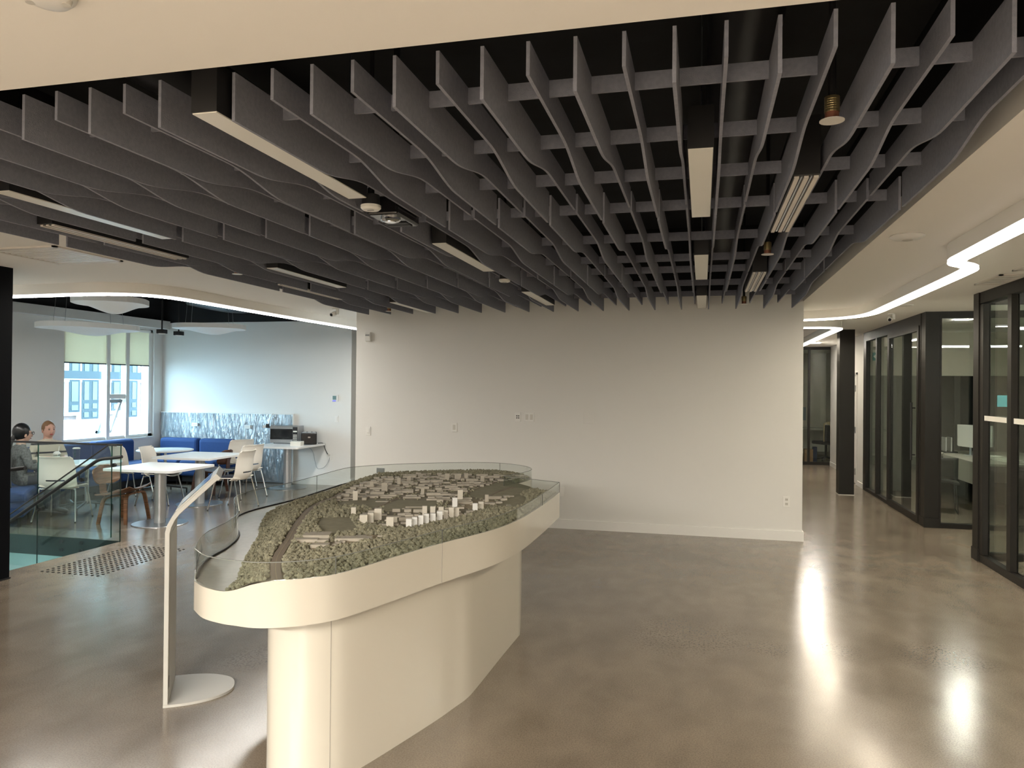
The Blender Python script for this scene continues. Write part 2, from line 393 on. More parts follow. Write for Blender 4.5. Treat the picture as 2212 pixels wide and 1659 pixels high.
wallpiece('wall_shell_far', 'office_wall', (-10.2, 8, 24, 24.2, 0, 3.8), (-10.2, -10.0, 12.62, 24, 0, 3.8), (8, 8.2, -12.2, 24, 0, 3.8))
wallpiece('wall_corridor_end', 'office_wall', (-7, 1.0, 16.5, 16.7, 0, 3.7))
# ---- ceiling with the baffle pit and the open lounge deck
PX0, PX1, PY0 = -4.28, 1.13, 2.146
lpath = [(-9.9, 6.50), (-7.1, 6.48), (-6.4, 6.46), (-6.05, 6.46), (-5.82, 6.50), (-5.62, 6.60), (-5.49, 6.78), (-5.43, 7.05), (-5.42, 7.6), (-5.41, 8.7), (-5.385, 9.75), (-5.35, 11.0), (-5.33, 12.62)]
lp = catmull(lpath, 6)
ce = MB()
ce.box(PX1, 8, PY0, 24, ZC, 2.9).box(-10.2, 8, -12.2, PY0, ZC, 2.9).box(PX0, PX1, YW+.02, 24, ZC, 2.9)
ce.prism([(PX0, PY0), (PX0, 24), (-5.99, 24), (-5.99, 12.625), (-5.33, 12.625)]+[p for p in reversed(lp[:-1])]+[(-10.2, 6.5), (-10.2, PY0)], ZC, 2.9)
ceiling = ce.build('ceiling', 'ceil'); struct(ceiling)
bm = bmesh.new(); bm.from_mesh(ceiling.data); bmesh.ops.triangulate(bm, faces=[f for f in bm.faces if len(f.verts) > 4]); bm.to_mesh(ceiling.data); bm.free()
struct(MB().box(-10.2, 8, -12.2, 24, 3.7, 3.8).build('ceiling_deck', 'black_deck'))
pw = MB().box(PX0-.06, PX0-.01, PY0, YW, 2.9, 3.7).box(PX1+.01, PX1+.06, PY0, YW, 2.9, 3.7).box(PX0, PX1, PY0-.06, PY0-.01, 2.9, 3.7).box(PX0, PX1, YW-.012, YW-.002, 2.93, 3.7)
struct(pw.build('wall_pit', 'black_deck'))
ld = MB().sweep(lp, .012, .03, 2.9, 3.7)
struct(ld.build('wall_lounge_deck', 'black_deck'))
# ---- window in the lounge
win = struct(MB().box(XWIN-.12, XWIN-.04, WY0, WY0+.05, WZ0, WZ1).box(XWIN-.12, XWIN-.04, WY1-.10, WY1, WZ0, WZ1).box(XWIN-.12, XWIN-.04, WY0, WY1, WZ0, WZ0+.05).box(XWIN-.12, XWIN-.04, WY0, WY1, WZ1-.05, WZ1).build('window_1', 'white_trim'))
for a, c_ in ((10.86, 10.935), (11.31, 11.385)): MB().box(XWIN-.12, XWIN-.008, a, c_, WZ0, WZ1).build('mullion', 'white_trim', win)
MB().box(XWIN-.12, XWIN-.03, 10.935, 11.31, 1.50, 1.58).build('transom', 'white_trim', win)
MB().box(XWIN-.15, XWIN+.03, WY0, WY1, WZ0-.03, WZ0).build('window_sill', 'white_trim', win)
for a, c_, z0, z1 in ((WY0+.05, 10.86, WZ0+.05, WZ1-.05), (10.935, 11.31, 1.58, WZ1-.05), (11.385, WY1-.10, WZ0+.05, WZ1-.05)):
    MB().box(XWIN-.085, XWIN-.078, a, c_, z0, z1).build('pane', 'win_glass', win)
# hopper sash standing open
sash = MB(); th = .38
def sp_(y, z, t): return (XWIN-.10-math.sin(th)*(1.49-z)+t*math.cos(th), y, 1.49-math.cos(th)*(1.49-z)-t*math.sin(th))
for y0, y1, z0, z1 in ((10.96, 11.0, .86, 1.49), (11.25, 11.29, .86, 1.49), (10.96, 11.29, .86, .91), (10.96, 11.29, 1.44, 1.49)):
    sash.add([sp_(y0, z0, 0), sp_(y1, z0, 0), sp_(y1, z1, 0), sp_(y0, z1, 0), sp_(y0, z0, .04), sp_(y1, z0, .04), sp_(y1, z1, .04), sp_(y0, z1, .04)], [(0, 3, 2, 1), (4, 5, 6, 7), (0, 1, 5, 4), (1, 2, 6, 5), (2, 3, 7, 6), (3, 0, 4, 7)])
sh = sash.build('sash', 'grey_plate', win)
MB().add([sp_(11.0, .91, .02), sp_(11.25, .91, .02), sp_(11.25, 1.44, .02), sp_(11.0, 1.44, .02)], [(0, 1, 2, 3)]).build('pane', 'win_glass', sh)
bl = thing('roller_blind', 'cream roller blind half lowered over the lounge window', 'blind', (XWIN-.02, 10.95, 2.10))
MB().box(XWIN-.034, XWIN-.030, WY0+.02, WY1-.11, 2.10, 2.72).build('fabric', 'blind', bl)
MB().box(XWIN-.042, XWIN-.022, WY0+.02, WY1-.11, 2.085, 2.105).build('hem_bar', 'ext_frame', bl)
MB().tube([(XWIN-.02, WY0+.02, 2.73), (XWIN-.02, WY1-.11, 2.73)], .03, 12).build('roller_tube', 'white_trim', bl)
# ---- building across the street
XE = -17.0
eb = thing('apartment_building', 'red brick building with dark framed windows seen through the lounge window', 'building', (XE, 17, -3))
def E_(a, b_): return on_x(130+a/6.145, 690+b_/6.145, XE)
ztop, zw1, zw2 = 6.5, E_(50, 1340).z, E_(50, 1530).z
yl, yr = 12.0, 30.0
MB().box(XE-.6, XE-.1, yl, yr, zw1, ztop).build('wall', 'brick', eb)
MB().box(XE-.6, XE, yl, yr, zw2, zw1).build('white_band', 'ext_white', eb)
MB().box(XE-.6, XE-.02, yl, yr, -3.2, zw2).build('stone_base', 'ext_stone', eb)
zsp = E_(300, 775).z
MB().box(XE-.12, XE-.02, yl, yr, zsp-.12, zsp+.12).build('spandrel', 'ext_white', eb)
MB().box(XE-.1, XE+.0, yl, yr, E_(300, 740).z-.1, E_(300, 740).z+.12).build('ledge', 'ext_frame', eb)
y1a, y1b = E_(130, 900).y, E_(270, 900).y; y2a, y2b = E_(300, 900).y, E_(520, 900).y; pitch = (y2b-y1a)+.5
def ewin(a, b_, z0, z1, cols, rows):
    wn = MB().box(XE-.11, XE-.03-.005*(cols % 2)-.002*len(rows), a-.12, b_+.12, z0-.10, z1+.10).build('window', 'ext_white', eb)
    MB().box(XE-.06, XE-.015, a, b_, z0, z1).build('frame', 'ext_frame', wn)
    ds = (b_-a)/cols
    for i in range(cols):
        for r0, r1 in rows:
            MB().box(XE-.02, XE-.006, a+i*ds+.07, a+(i+1)*ds-.07, z0+(z1-z0)*r0+.05, z0+(z1-z0)*r1-.05).build('pane', 'ext_pane', wn)
for k in range(4):
    o_ = k*pitch
    ewin(y1a+o_, y1b+o_, E_(200, 1230).z, E_(200, 800).z, 1, ((0, .27), (.27, 1)))
    ewin(y2a+o_, y2b+o_, E_(300, 1325).z, E_(300, 800).z, 2, ((0, .22), (.22, .44), (.44, 1)))
    ewin(y1a+o_, y1b+o_, E_(200, 725).z, E_(200, 560).z, 1, ((0, 1),))
    ewin(y2a+o_, y2b+o_, E_(300, 725).z, E_(300, 560).z, 2, ((0, 1),))
struct(MB().box(-40, -10.4, -10, 40, -3.4, -3.3).build('floor_street', 'ext_ground'))

# ================================================================== BAFFLE CEILING
XK = lambda k: -.0900+.1524*k
ZT, ZLO, ZHI = 2.857, 2.684, 2.747
def sstep(t): t = min(1, max(0, t)); return t*t*(3-2*t)
SC = [(2.97, 3.46), (5.06, 5.56), (7.42, 7.92)]
def zbot(k, y):
    lo = (k % 2 == 0); z = ZLO if lo else ZHI
    for a, c_ in SC:
        t = sstep((y-a)/(c_-a)); tgt = ZHI if lo else ZLO
        z = z+(tgt-z)*t
        if t < 1: break
        lo = not lo
    return z
def blade(k, y0, y1, parent):
    ys = [y0]+[y for a, c_ in SC for y in np.linspace(a, c_, 9) if y0 < y < y1]+[y1]
    prof = [(y, zbot(k, y)) for y in ys]+[(y1, ZT), (y0, ZT)]
    MB().side_prism(prof, 'x', XK(k)-.006, XK(k)+.006).build('baffle_blade', 'felt', parent)
LIGHTS = [(-.0138, 3.06), (-.0138, 5.49), (-.0138, 7.86), (-1.690, 2.285), (-1.690, 4.71), (-1.690, 7.26), (-3.367, 3.0), (-3.367, 5.43), (-3.367, 7.90)]
LL = 1.215
ROWS = [(2.345, 4.18, (2.665, 3.24, 3.84), 'at the open end'), (4.25, 6.665, (4.51, 5.44, 6.31), 'in the middle run'), (6.735, 9.06, (6.93, 7.82, 8.71), 'nearest the white wall')]
GRP = [(-27, -25, 'narrow strip of grey felt baffles on the lounge side'), (-24, 3, 'wide field of wavy grey felt ceiling baffles'), (4, 7, 'narrow strip of grey felt baffles on the corridor side')]
for r0, r1, beams, where in ROWS:
    for k0, k1, what in GRP:
        t = thing('ceiling_baffle', what+' '+where, 'ceiling baffle', (XK((k0+k1)/2), (r0+r1)/2, ZT), 0, 'grey felt ceiling baffles')
        for k in range(k0, k1+1):
            y1 = 3.72 if (k == -11 and r0 < 3) else r1
            blade(k, r0, y1, t)
        for yb in beams:
            cuts = sorted((lx-.054, lx+.054) for lx, ly in LIGHTS if ly-.03 < yb < ly+LL+.03)
            mb = MB(); x = XK(k0)
            for a, c_ in cuts+[(99, 99)]:
                if a > XK(k0) and x < XK(k1):
                    mb.box(x, min(a, XK(k1)), yb-.006, yb+.006, 2.797, ZT-.001)
                if XK(k0) < c_ < 50: x = c_
            mb.build('cross_blade', 'felt', t)
for q_, (lx, ly) in enumerate(LIGHTS):
    t = thing('linear_light', 'black linear light among baffles, '+['row beside the corridor', 'row above the model table', 'row on the lounge side'][q_//3]+', '+['at the open end', 'in the middle', 'next to the white wall'][q_ % 3], 'ceiling light', (lx, ly+LL/2, 2.70), 0, 'linear lights among the ceiling baffles')
    MB().box(lx-.051, lx+.051, ly, ly+LL, 2.702, 2.87).build('housing', 'black', t)
    MB().box(lx-.048, lx+.048, ly+.004, ly+LL-.004, 2.697, 2.7015).build('lens', 'lens_off', t)
    for d in (.1, LL-.1): MB().tube([(lx, ly+d, 2.86), (lx, ly+d, 3.7)], .0015, 5).build('cable', 'steel', t)
for dx, dy, lab in ((.443, 3.58, 'three-slot linear air diffuser above the open floor by the corridor soffit'), (.443, 6.42, 'three-slot linear air diffuser close to the white wall'), (-3.824, 3.72, 'three-slot linear air diffuser on the lounge side of the baffles'), (-3.824, 6.35, 'three-slot linear air diffuser on the lounge side, nearer the white wall')):
    t = thing('slot_diffuser', lab, 'air diffuser', (dx, dy+.6, 2.70), 0, 'slot diffusers in the baffle ceiling')
    MB().box(dx-.055, dx+.055, dy-.02, dy+1.22, 2.708, 2.97).build('plenum', 'black', t)
    for q in (-.041, 0, .041): MB().box(dx+q-.010, dx+q+.010, dy, dy+1.2, 2.697, 2.707).build('vane', 'grille', t)
    for q in (-.02, .021): MB().box(dx+q-.004, dx+q+.004, dy, dy+1.2, 2.7025, 2.7075).build('slot_bar', 'steel', t)
def sprinkler(x, y, z, lab):
    t = thing('sprinkler', lab, 'sprinkler', (x, y, z), 0, 'sprinkler heads')
    MB().tube([(x, y, z+.075), (x, y, 3.7)], .013, 8).build('pipe', 'black', t)
    MB().lathe([(.012, .09), (.026, .085), (.026, .03)]+[v for i in range(6) for v in ((.0265, .034+i*.008), (.0245, .038+i*.008))], (x, y, z), 16).build('body', 'brass', t, smooth=False)
    MB().lathe([(.024, .005), (.024, .03)], (x, y, z), 16).build('ring', 'copper_rust', t, smooth=True)
    MB().lathe([(.042, 0), (.042, .003)], (x, y, z), 24).build('cover_plate', 'plastic_dim', t)
sprinkler(.436, 2.853, 2.70, 'pendent sprinkler head with flat cover plate in front of a slot diffuser')
sprinkler(.436, 5.565, 2.70, 'pendent sprinkler head with flat cover plate between two slot diffusers')
sprinkler(.440, 8.727, 2.70, 'pendent sprinkler head with flat cover plate right beside the white wall')
sprinkler(-3.80, 5.60, 2.685, 'pendent sprinkler head with flat cover plate on the lounge side of the baffles')
sprinkler(-3.83, 8.85, 2.70, 'pendent sprinkler head at the lounge corner of the white wall')
for x, y, z, r, lab in ((-1.665, 3.60, 2.672, .052, 'black canister detector with round white face beside the projector'), (-1.69, 6.42, 2.69, .05, 'black canister detector with round white face between two linear lights')):
    t = thing('smoke_detector', lab, 'detector', (x, y, z))
    MB().tube([(x, y, z+.07), (x, y, 3.7)], .012, 8).build('stem', 'black', t)
    MB().lathe([(.018, .10), (.018, .075), (r*.86, .065), (r*.9, .012)], (x, y, z), 24).build('canister', 'black', t, smooth=True)
    MB().lathe([(r*.8, -.012), (r, -.002), (r, .012)], (x, y, z), 28).build('face', 'lens_off', t, smooth=True)
    MB().box(x-.018, x+.018, y-.006, y+.002, z-.014, z-.011).build('vent_slot', 'grey_plate', t)
# projector
t = thing('projector', 'black ceiling projector with a ringed lens hanging in a gap of the baffles', 'projector', (-1.72, 4.03, 2.70))
MB().box(-1.81, -1.63, 3.86, 4.20, 2.70, 2.80).build('body', 'black_gloss', t, bevel=.012)
MB().lathe([(.045, -.022), (.056, -.014), (.056, .004)], (-1.705, 3.95, 2.70), 24).build('lens_ring', 'chrome', t, smooth=True)
MB().lathe([(.032, -.026), (.036, -.018)], (-1.705, 3.95, 2.70), 24).build('lens', 'chrome', t)
for q in (4.06, 4.12): MB().box(-1.80, -1.66, q, q+.045, 2.694, 2.701).build('vent_panel', 'black', t)
MB().tube([(-1.72, 4.05, 2.79), (-1.72, 4.05, 3.7)], .02, 10).build('pole', 'black', t)
MB().box(-1.77, -1.67, 4.0, 4.1, 2.80, 2.83).build('mount_plate', 'steel', t)
# ducts above the baffles
for i, (x, lab) in enumerate(((-2.6, 'black round duct above the baffles on the lounge side'), (.17, 'black round duct above the diffuser column'))):
    one('air_duct', lab, 'duct', MB().tube([(x, 2.3, 3.35), (x, 9.2, 3.35)], .16, 14), 'duct', 'ducts in the ceiling pit', smooth=True)

# ================================================================== STRIP LUMINAIRES
def strip_light(path, w, label, seam=None, m='strip', name='strip_light'):
    t = thing(name, label, 'strip light', (path[0][0], path[0][1], ZC))
    MB().sweep(path, -w/2, w/2, 2.681, ZC+.001).build('housing', 'ceil', t)
    o = MB().sweep(path, -w/2+.001, w/2-.001, 2.662, 2.681).build('lens', m, t); o.data.materials.append(MATS['strip_side'])
    for p in o.data.polygons:
        if abs(p.normal.z) < .5: p.material_index = 1
    if seam: MB().cbox((seam[0], seam[1], 2.735), (.004, w+.004, .10), seam[2]).build('joint', 'seam', t)
    return t
rp = catmull([(1.712, -4.6), (1.712, 0), (1.712, 4), (1.712, 5.55), (1.716, 5.85), (1.765, 6.02), (1.86, 6.14), (1.925, 6.28), (1.945, 6.50), (1.952, 7.2), (1.952, 8.8), (1.945, 9.6), (1.88, 9.98), (1.73, 10.24), (1.48, 10.42), (1.15, 10.52), (.4, 10.56)], 8)
rp = [p for p in rp if not (p[0] < 1.2)]
rp.append((1.20, 10.515))
strip_light(rp, .115, 'long luminous ceiling strip with an S-bend along the glazed offices')
lp2 = catmull([(1.20, 11.80), (1.6, 11.80), (1.80, 11.86), (1.92, 11.98), (1.96, 12.2), (1.96, 13.5), (1.96, 16.4), (1.90, 16.9), (1.7, 17.1), (1.2, 17.15)], 8)
strip_light(lp2, .115, 'hooked luminous ceiling strip further down the corridor')
lfull = [(p[0], p[1]) for p in lp if p[1] < 11.35]
lfull = [p for p in lfull if p[0] > -9.85]
strip_light(lfull, .11, 'curved luminous strip edging the soffit above the lounge', (-5.82, 6.505, .2), 'strip_cool')

# ================================================================== MAIN WALL DEVICES
def plate(name, label, cat, x, z, w, h, Y, d=.008, m='plastic', group=None):
    t = thing(name, label, cat, (x, Y, z), 0, group); MB().box(x-w/2, x+w/2, Y-d, Y+.001, z-h/2, z+h/2).build('cover', m, t, bevel=.002, seg=1); return t
t = plate('light_switch', 'white paddle light switch by the left end of the white wall', 'switch', -4.326, 1.158, .072, .118, YW); MB().box(-4.344, -4.308, YW-.013, YW-.007, 1.125, 1.19).build('paddle', 'plastic', t); MB().box(-4.338, -4.314, YW-.0145, YW-.012, 1.129, 1.137).build('indicator', 'plastic_dim', t)
t = plate('blank_plate', 'narrow blank white cover plate on the white wall', 'wall plate', -3.117, 1.233, .075, .118, YW); MB().box(-3.135, -3.099, YW-.010, YW-.007, 1.2, 1.266).build('insert', 'plastic_dim', t)
t = plate('data_outlet', 'white data outlet with four dark ports', 'outlet', -2.272, 1.381, .075, .12, YW)
for a in (-.016, .008):
    for c_ in (-.018, .008): MB().box(-2.272+a, -2.272+a+.014, YW-.010, YW-.007, 1.381+c_, 1.381+c_+.015).build('port', 'black', t)
t = plate('wall_box', 'square double-gang white outlet with two receptacles beside the data outlet', 'outlet', -2.121, 1.384, .125, .118, YW)
for a in (-.03, .03): MB().box(-2.121+a-.018, -2.121+a+.018, YW-.011, YW-.007, 1.35, 1.418).build('receptacle', 'plastic_dim', t)
t = plate('junction_cover', 'square blank cover plate painted like the white wall', 'wall plate', -1.367, 1.38, .128, .128, YW, .006, 'wall'); MB().box(-1.42, -1.314, YW-.0075, YW-.005, 1.327, 1.433).build('inset', 'wall', t)
t = plate('wall_outlet', 'white duplex outlet low on the corridor end of the white wall', 'outlet', .962, .453, .078, .12, YW)
for a in (-.026, .026): o_ = MB().box(.946, .978, YW-.011, YW-.007, .453+a-.016, .453+a+.016).build('receptacle', 'plastic_dim', t); MB().box(.954, .957, YW-.012, YW-.0105, .453+a-.006, .453+a+.008).build('slot', 'black', o_); MB().box(.967, .970, YW-.012, YW-.0105, .453+a-.006, .453+a+.008).build('slot', 'black', o_)
plate('low_outlet', 'white outlet plate just behind the tip of the display table', 'outlet', -1.70, .458, .075, .12, YW)
t = plate('floor_grille', 'small grey rectangular plate low on the white wall behind the model', 'wall plate', -4.14, .633, .13, .085, YW, .006, 'white_trim'); MB().box(-4.197, -4.083, YW-.009, YW-.005, .597, .669).build('inset', 'grey_plate', t)
t = thing('motion_sensor', 'small white wedge-shaped sensor high on the white wall', 'sensor', (-4.326, YW, 2.414))
MB().side_prism([(YW+.001, 2.35), (YW-.045, 2.36), (YW-.06, 2.44), (YW-.05, 2.475), (YW+.001, 2.475)], 'x', -4.362, -4.292).build('body', 'plastic', t)
MB().side_prism([(YW-.052, 2.424), (YW-.0615, 2.425), (YW-.059, 2.447), (YW-.05, 2.447)], 'x', -4.356, -4.298).build('window', 'grey_plate', t)

# ================================================================== SOFFIT DEVICES
t = thing('access_point', 'round white wireless access point on the corridor soffit', 'access point', (1.309, 5.487, ZC))
MB().lathe([(.035, -.034), (.085, -.026), (.108, -.008), (.100, .001)], (1.309, 5.487, ZC), 32).build('body', 'plastic', t, smooth=True); MB().lathe([(.028, -.037), (.036, -.033)], (1.309, 5.487, ZC), 24).build('cap', 'plastic_dim', t)
t = thing('ceiling_speaker', 'flat round white cover on the ceiling near the strip bend by the offices', 'ceiling disc', (2.347, 9.923, ZC)); MB().lathe([(.085, -.010), (.095, -.004), (.095, .001)], (2.347, 9.923, ZC), 28).build('rim', 'plastic', t, smooth=True); MB().lathe([(.07, -.012), (.078, -.009)], (2.347, 9.923, ZC), 28).build('mesh', 'plastic_dim', t)
t = thing('emergency_light', 'glossy round white sensor with two dimples on the front soffit', 'ceiling sensor', (-1.686, 1.636, ZC))
MB().lathe([(.02, -.034), (.05, -.026), (.066, -.010), (.068, .001)], (-1.686, 1.636, ZC), 32).build('dome', 'plastic', t, smooth=True)
for a in (-.042, .040): MB().lathe([(.012, -.030), (.016, -.018)], (-1.686+a, 1.636+a*.4, ZC), 14).build('dimple', 'plastic_dim', t, smooth=True)
def camera_unit(x, y, lab):
    t = thing('security_camera', lab, 'security camera', (x, y, ZC))
    MB().lathe([(.045, 0), (.045, -.012)], (x, y, ZC+.001), 18).build('mount', 'plastic', t); MB().cbox((x+.03, y, ZC-.04), (.03, .03, .075)).build('bracket', 'plastic', t)
    h_ = MB().tube([(x-.01, y+.03, ZC-.055), (x-.03, y-.055, ZC-.085)], .03, 14).build('barrel', 'plastic', t, smooth=True)
    MB().tube([(x-.0305, y-.056, ZC-.0855), (x-.032, y-.062, ZC-.0875)], .02, 12).build('lens', 'black_gloss', h_)
camera_unit(-4.75, 9.20, 'white barrel security camera on the soffit beside the lounge opening')
camera_unit(2.43, 10.98, 'white barrel security camera above the glazed office corner')
def grille(x0, x1, y0, y1, lab, slats):
    t = thing('ceiling_grille', lab, 'air grille', ((x0+x1)/2, (y0+y1)/2, ZC))
    MB().box(x0, x1, y0, y0+.03, ZC-.012, ZC+.001).box(x0, x1, y1-.03, y1, ZC-.012, ZC+.001).box(x0, x0+.03, y0, y1, ZC-.012, ZC+.001).box(x1-.03, x1, y0, y1, ZC-.012, ZC+.001).build('frame', 'grille', t)
    MB().box(x0+.03, x1-.03, y0+.03, y1-.03, ZC-.002, ZC+.001).build('backing', 'plastic_dim', t)
    for i in range(slats):
        y = y0+.03+(y1-y0-.06)*(i+.5)/slats; MB().box(x0+.03, x1-.03, y-.010, y+.010, ZC-.009, ZC-.004).build('slat', 'plastic', t)
grille(-5.36, -4.70, 4.64, 5.33, 'large square white return-air grille in the soffit beside the baffles', 12)
grille(2.52, 2.76, 7.46, 8.10, 'white access panel with slats in the ceiling above the near glass office', 4)
grille(2.53, 2.77, 6.50, 7.22, 'white slatted panel in the ceiling nearer the viewer above the glass office', 4)

# ================================================================== BLACK COLUMNS, GLAZED OFFICES
t = thing('steel_column', 'thick black column at the stair head beside the lounge', 'column', (-6.2, 5.3, 0)); MB().box(-6.45, -6.012, 5.10, 5.49, 0, ZC).build('shaft', 'steel_black', t); MB().box(-6.46, -6.004, 5.09, 5.497, 0, .012).build('foot_seal', 'black', t)
t = thing('corridor_column', 'black square column standing free in the corridor', 'column', (2.36, 13.9, 0)); MB().box(2.245, 2.482, 13.72, 14.0, 0, ZC).build('shaft', 'bronze', t); MB().box(2.240, 2.487, 13.715, 14.005, 0, .01).build('foot_seal', 'plastic_dim', t)
XG = 2.79
def frame(name, label, boxes, panes, group=None, m='bronze', loc=None, extra=None):
    t = thing(name, label, 'glazed partition', loc or (boxes[0][1][0], boxes[0][1][2], 0), 0, group)
    for nm, b_ in boxes: MB().box(*b_).build(nm, m, t)
    for b_ in panes: MB().box(*b_).build('pane', 'pane', t)
    return t
fx = (XG, XG+.07)
near = frame('glass_partition', 'black framed glass office front nearest the open floor', [('post', (2.78, 2.875, 8.80, 8.955, 0, ZC)), ('jamb', (*fx, 8.70, 8.80, .08, 2.66)), ('mullion', (*fx, 7.97, 8.06, .08, 2.68)), ('mullion', (*fx, 6.1, 6.2, .08, 2.68)), ('header', (*fx, 3.0, 8.8, 2.67, ZC)), ('sill', (*fx, 3.0, 8.8, 0, .075)), ('mullion', (*fx, 4.4, 4.5, .08, 2.68))],
             [(XG+.055, XG+.065, 8.06, 8.70, .075, 2.67), (XG+.055, XG+.065, 6.2, 7.97, .075, 2.67), (XG+.055, XG+.065, 4.5, 6.1, .075, 2.67)])
MB().box(2.772, 2.80, 8.78, 8.965, 0, .125).build('post_base', 'bronze', near)
for a, c_ in ((8.065, 8.64), (7.1, 7.89)): MB().box(XG-.004, XG-.001, a, c_, 1.462, 1.512).build('film_strip', 'paper', near)
frame('glass_return', 'black framed glass side of the near office facing the alcove', [('header', (2.875, 6.3, 8.88, 8.95, 2.67, ZC)), ('sill', (2.875, 6.3, 8.88, 8.95, 0, .075)), ('mullion', (3.9, 4.0, 8.88, 8.95, .075, 2.67))], [(2.875, 3.9, 8.91, 8.922, .075, 2.67), (4.0, 6.3, 8.91, 8.922, .075, 2.67)])
alc = frame('glass_alcove', 'black framed glass office front across the alcove beside the dark corner post', [('header', (2.965, 6.3, 10.78, 10.85, 2.70, ZC)), ('sill', (2.965, 6.3, 10.78, 10.85, 0, .062)), ('jamb', (2.965, 2.985, 10.78, 10.85, .06, 2.70)), ('mullion', (4.2, 4.27, 10.78, 10.85, .06, 2.70))], [(2.985, 4.2, 10.81, 10.822, .062, 2.70), (4.27, 6.3, 10.81, 10.822, .062, 2.70)])
t = thing('corner_post', 'dark bronze corner post with a plinth between two glass fronts', 'column', (2.88, 10.88, 0)); MB().box(2.795, 2.964, 10.785, 10.99, 0, ZC).build('shaft', 'bronze', t); MB().box(2.782, 2.975, 10.772, 10.995, 0, .125).build('plinth', 'bronze', t)
row = frame('office_glazing', 'black framed glass office front with a tall bar handle along the corridor', [('header', (*fx, 10.99, 14.63, 2.63, ZC)), ('sill', (*fx, 10.99, 14.63, 0, .055)), ('mullion', (*fx, 14.42, 14.63, .05, 2.64)), ('mullion', (*fx, 13.58, 13.66, .05, 2.64)), ('mullion', (*fx, 12.76, 12.84, .05, 2.64)), ('jamb', (*fx, 10.99, 11.05, .05, 2.64))],
            [(XG+.055, XG+.065, 13.66, 14.42, .055, 2.63), (XG+.055, XG+.065, 12.84, 13.58, .055, 2.63)])
dr = MB().box(XG-.012, XG+.03, 11.05, 11.13, .02, 2.63).box(XG-.012, XG+.03, 12.68, 12.76, .02, 2.63).box(XG-.012, XG+.03, 11.13, 12.68, .02, .10).box(XG-.012, XG+.03, 11.13, 12.68, 2.56, 2.63).build('door', 'bronze', row)
MB().box(XG+.008, XG+.018, 11.13, 12.68, .10, 2.56).build('pane', 'pane', dr)
MB().box(XG+.03, XG+.14, 11.98, 12.07, .02, 2.63).build('mullion', 'bronze', row)
MB().tube([(2.735, 11.21, .83), (2.735, 11.21, 1.605)], .014, 10).tube([(2.735, 11.21, .90), (2.785, 11.21, .90)], .009, 8).tube([(2.735, 11.21, 1.53), (2.785, 11.21, 1.53)], .009, 8).build('handle', 'black', dr)
# white service door and walls beyond
wallpiece('wall_service', 'wall', (2.81, 3.0, 14.63, 15.25, 0, ZC), (2.81, 3.0, 15.25, 16.15, 2.10, ZC), (2.81, 3.0, 16.15, 17.2, 0, ZC))
struct(MB().box(2.796, 2.81, 14.64, 15.20, 0, .088).build('baseboard_service', 'white_trim'))
d_ = struct(MB().box(2.815, 2.86, 15.30, 16.10, .01, 2.06).build('door_1', 'white_trim'))
MB().box(2.79, 2.815, 15.25, 15.30, 0, 2.10).box(2.79, 2.815, 16.10, 16.15, 0, 2.10).box(2.79, 2.815, 15.25, 16.15, 2.06, 2.10).build('door_frame', 'white_trim', d_)
for z in (.24, 1.02, 1.80): MB().box(2.782, 2.80, 15.31, 15.37, z-.06, z+.06).build('hinge', 'steel', d_)
wallpiece('wall_corridor_far', 'wall', (2.92, 3.02, 17.6, 19.05, 0, ZC), (3.02, 3.2, 17.2, 17.62, 0, ZC))
struct(MB().box(2.905, 2.92, 17.6, 19.0, 0, .10).build('baseboard_corridor', 'white_trim'))
YF = 19.05
frame('far_glass_front', 'black framed glass office front closing the far end of the corridor', [('header', (-1.0, 3.02, YF, YF+.08, 2.72, ZC)), ('sill', (-1.0, 3.02, YF, YF+.08, 0, .07)), ('mullion', (2.425, 2.475, YF, YF+.08, .07, 2.72)), ('mullion', (1.4, 1.45, YF, YF+.08, .07, 2.72)), ('jamb', (2.99, 3.02, YF, YF+.08, .07, 2.72))], [(2.475, 2.99, YF+.03, YF+.042, .07, 2.72), (1.45, 2.425, YF+.03, YF+.042, .07, 2.72), (-1, 1.4, YF+.03, YF+.042, .07, 2.72)])
wallpiece('wall_far_office', 'office_wall', (-1.2, 3.5, 22.4, 22.6, 0, ZC), (3.32, 3.42, YF, 22.4, 0, ZC))
wallpiece('wall_office_back', 'office_wall', (2.87, 6.3, 14.62, 14.7, 2.03, ZC))
wallpiece('wall_office_panel', 'office_dark', (3.95, 6.3, 14.60, 14.7, 0, 2.03))
wallpiece('wall_office_board', 'office_grey', (2.87, 3.95, 14.60, 14.7, 0, 2.03))
wallpiece('trim_1', 'black', (4.24, 4.33, 14.585, 14.60, 0, 2.03))
# office desk with monitors
t = thing('office_desk', 'white desk with deep side panel behind the alcove glass', 'desk', (4.35, 13.0, 0))
MB().box(3.78, 5.2, 11.9, 14.45, .715, .745).build('worktop', 'desk_white', t); MB().box(3.80, 3.83, 11.95, 14.40, .42, .715).build('modesty_panel', 'desk_white', t)
for y in (12.1, 14.2): MB().box(4.2, 4.3, y, y+.1, 0, .715).build('leg', 'black', t)
MB().box(4.5, 4.9, 12.6, 13.4, .05, .60).build('pedestal_drawers', 'office_dark', t)
for i, (x, y, rz, lab) in enumerate(((4.12, 13.45, .25, 'thin white desktop monitor seen edge-on on the office desk'), (4.30, 13.75, .9, 'second white monitor turned toward the window on the office desk'))):
    t = thing('monitor', lab, 'monitor', (x, y, .745), rz); MB().cbox((0, 0, .30), (.04, .52, .34)).build('screen', 'plastic', t, True); MB().tube([(.03, 0, .0), (.03, 0, .30)], .02, 8).build('arm', 'satin', t, True); MB().disc((.03, 0, .0), .09, .012, 18).build('base', 'satin', t, True)
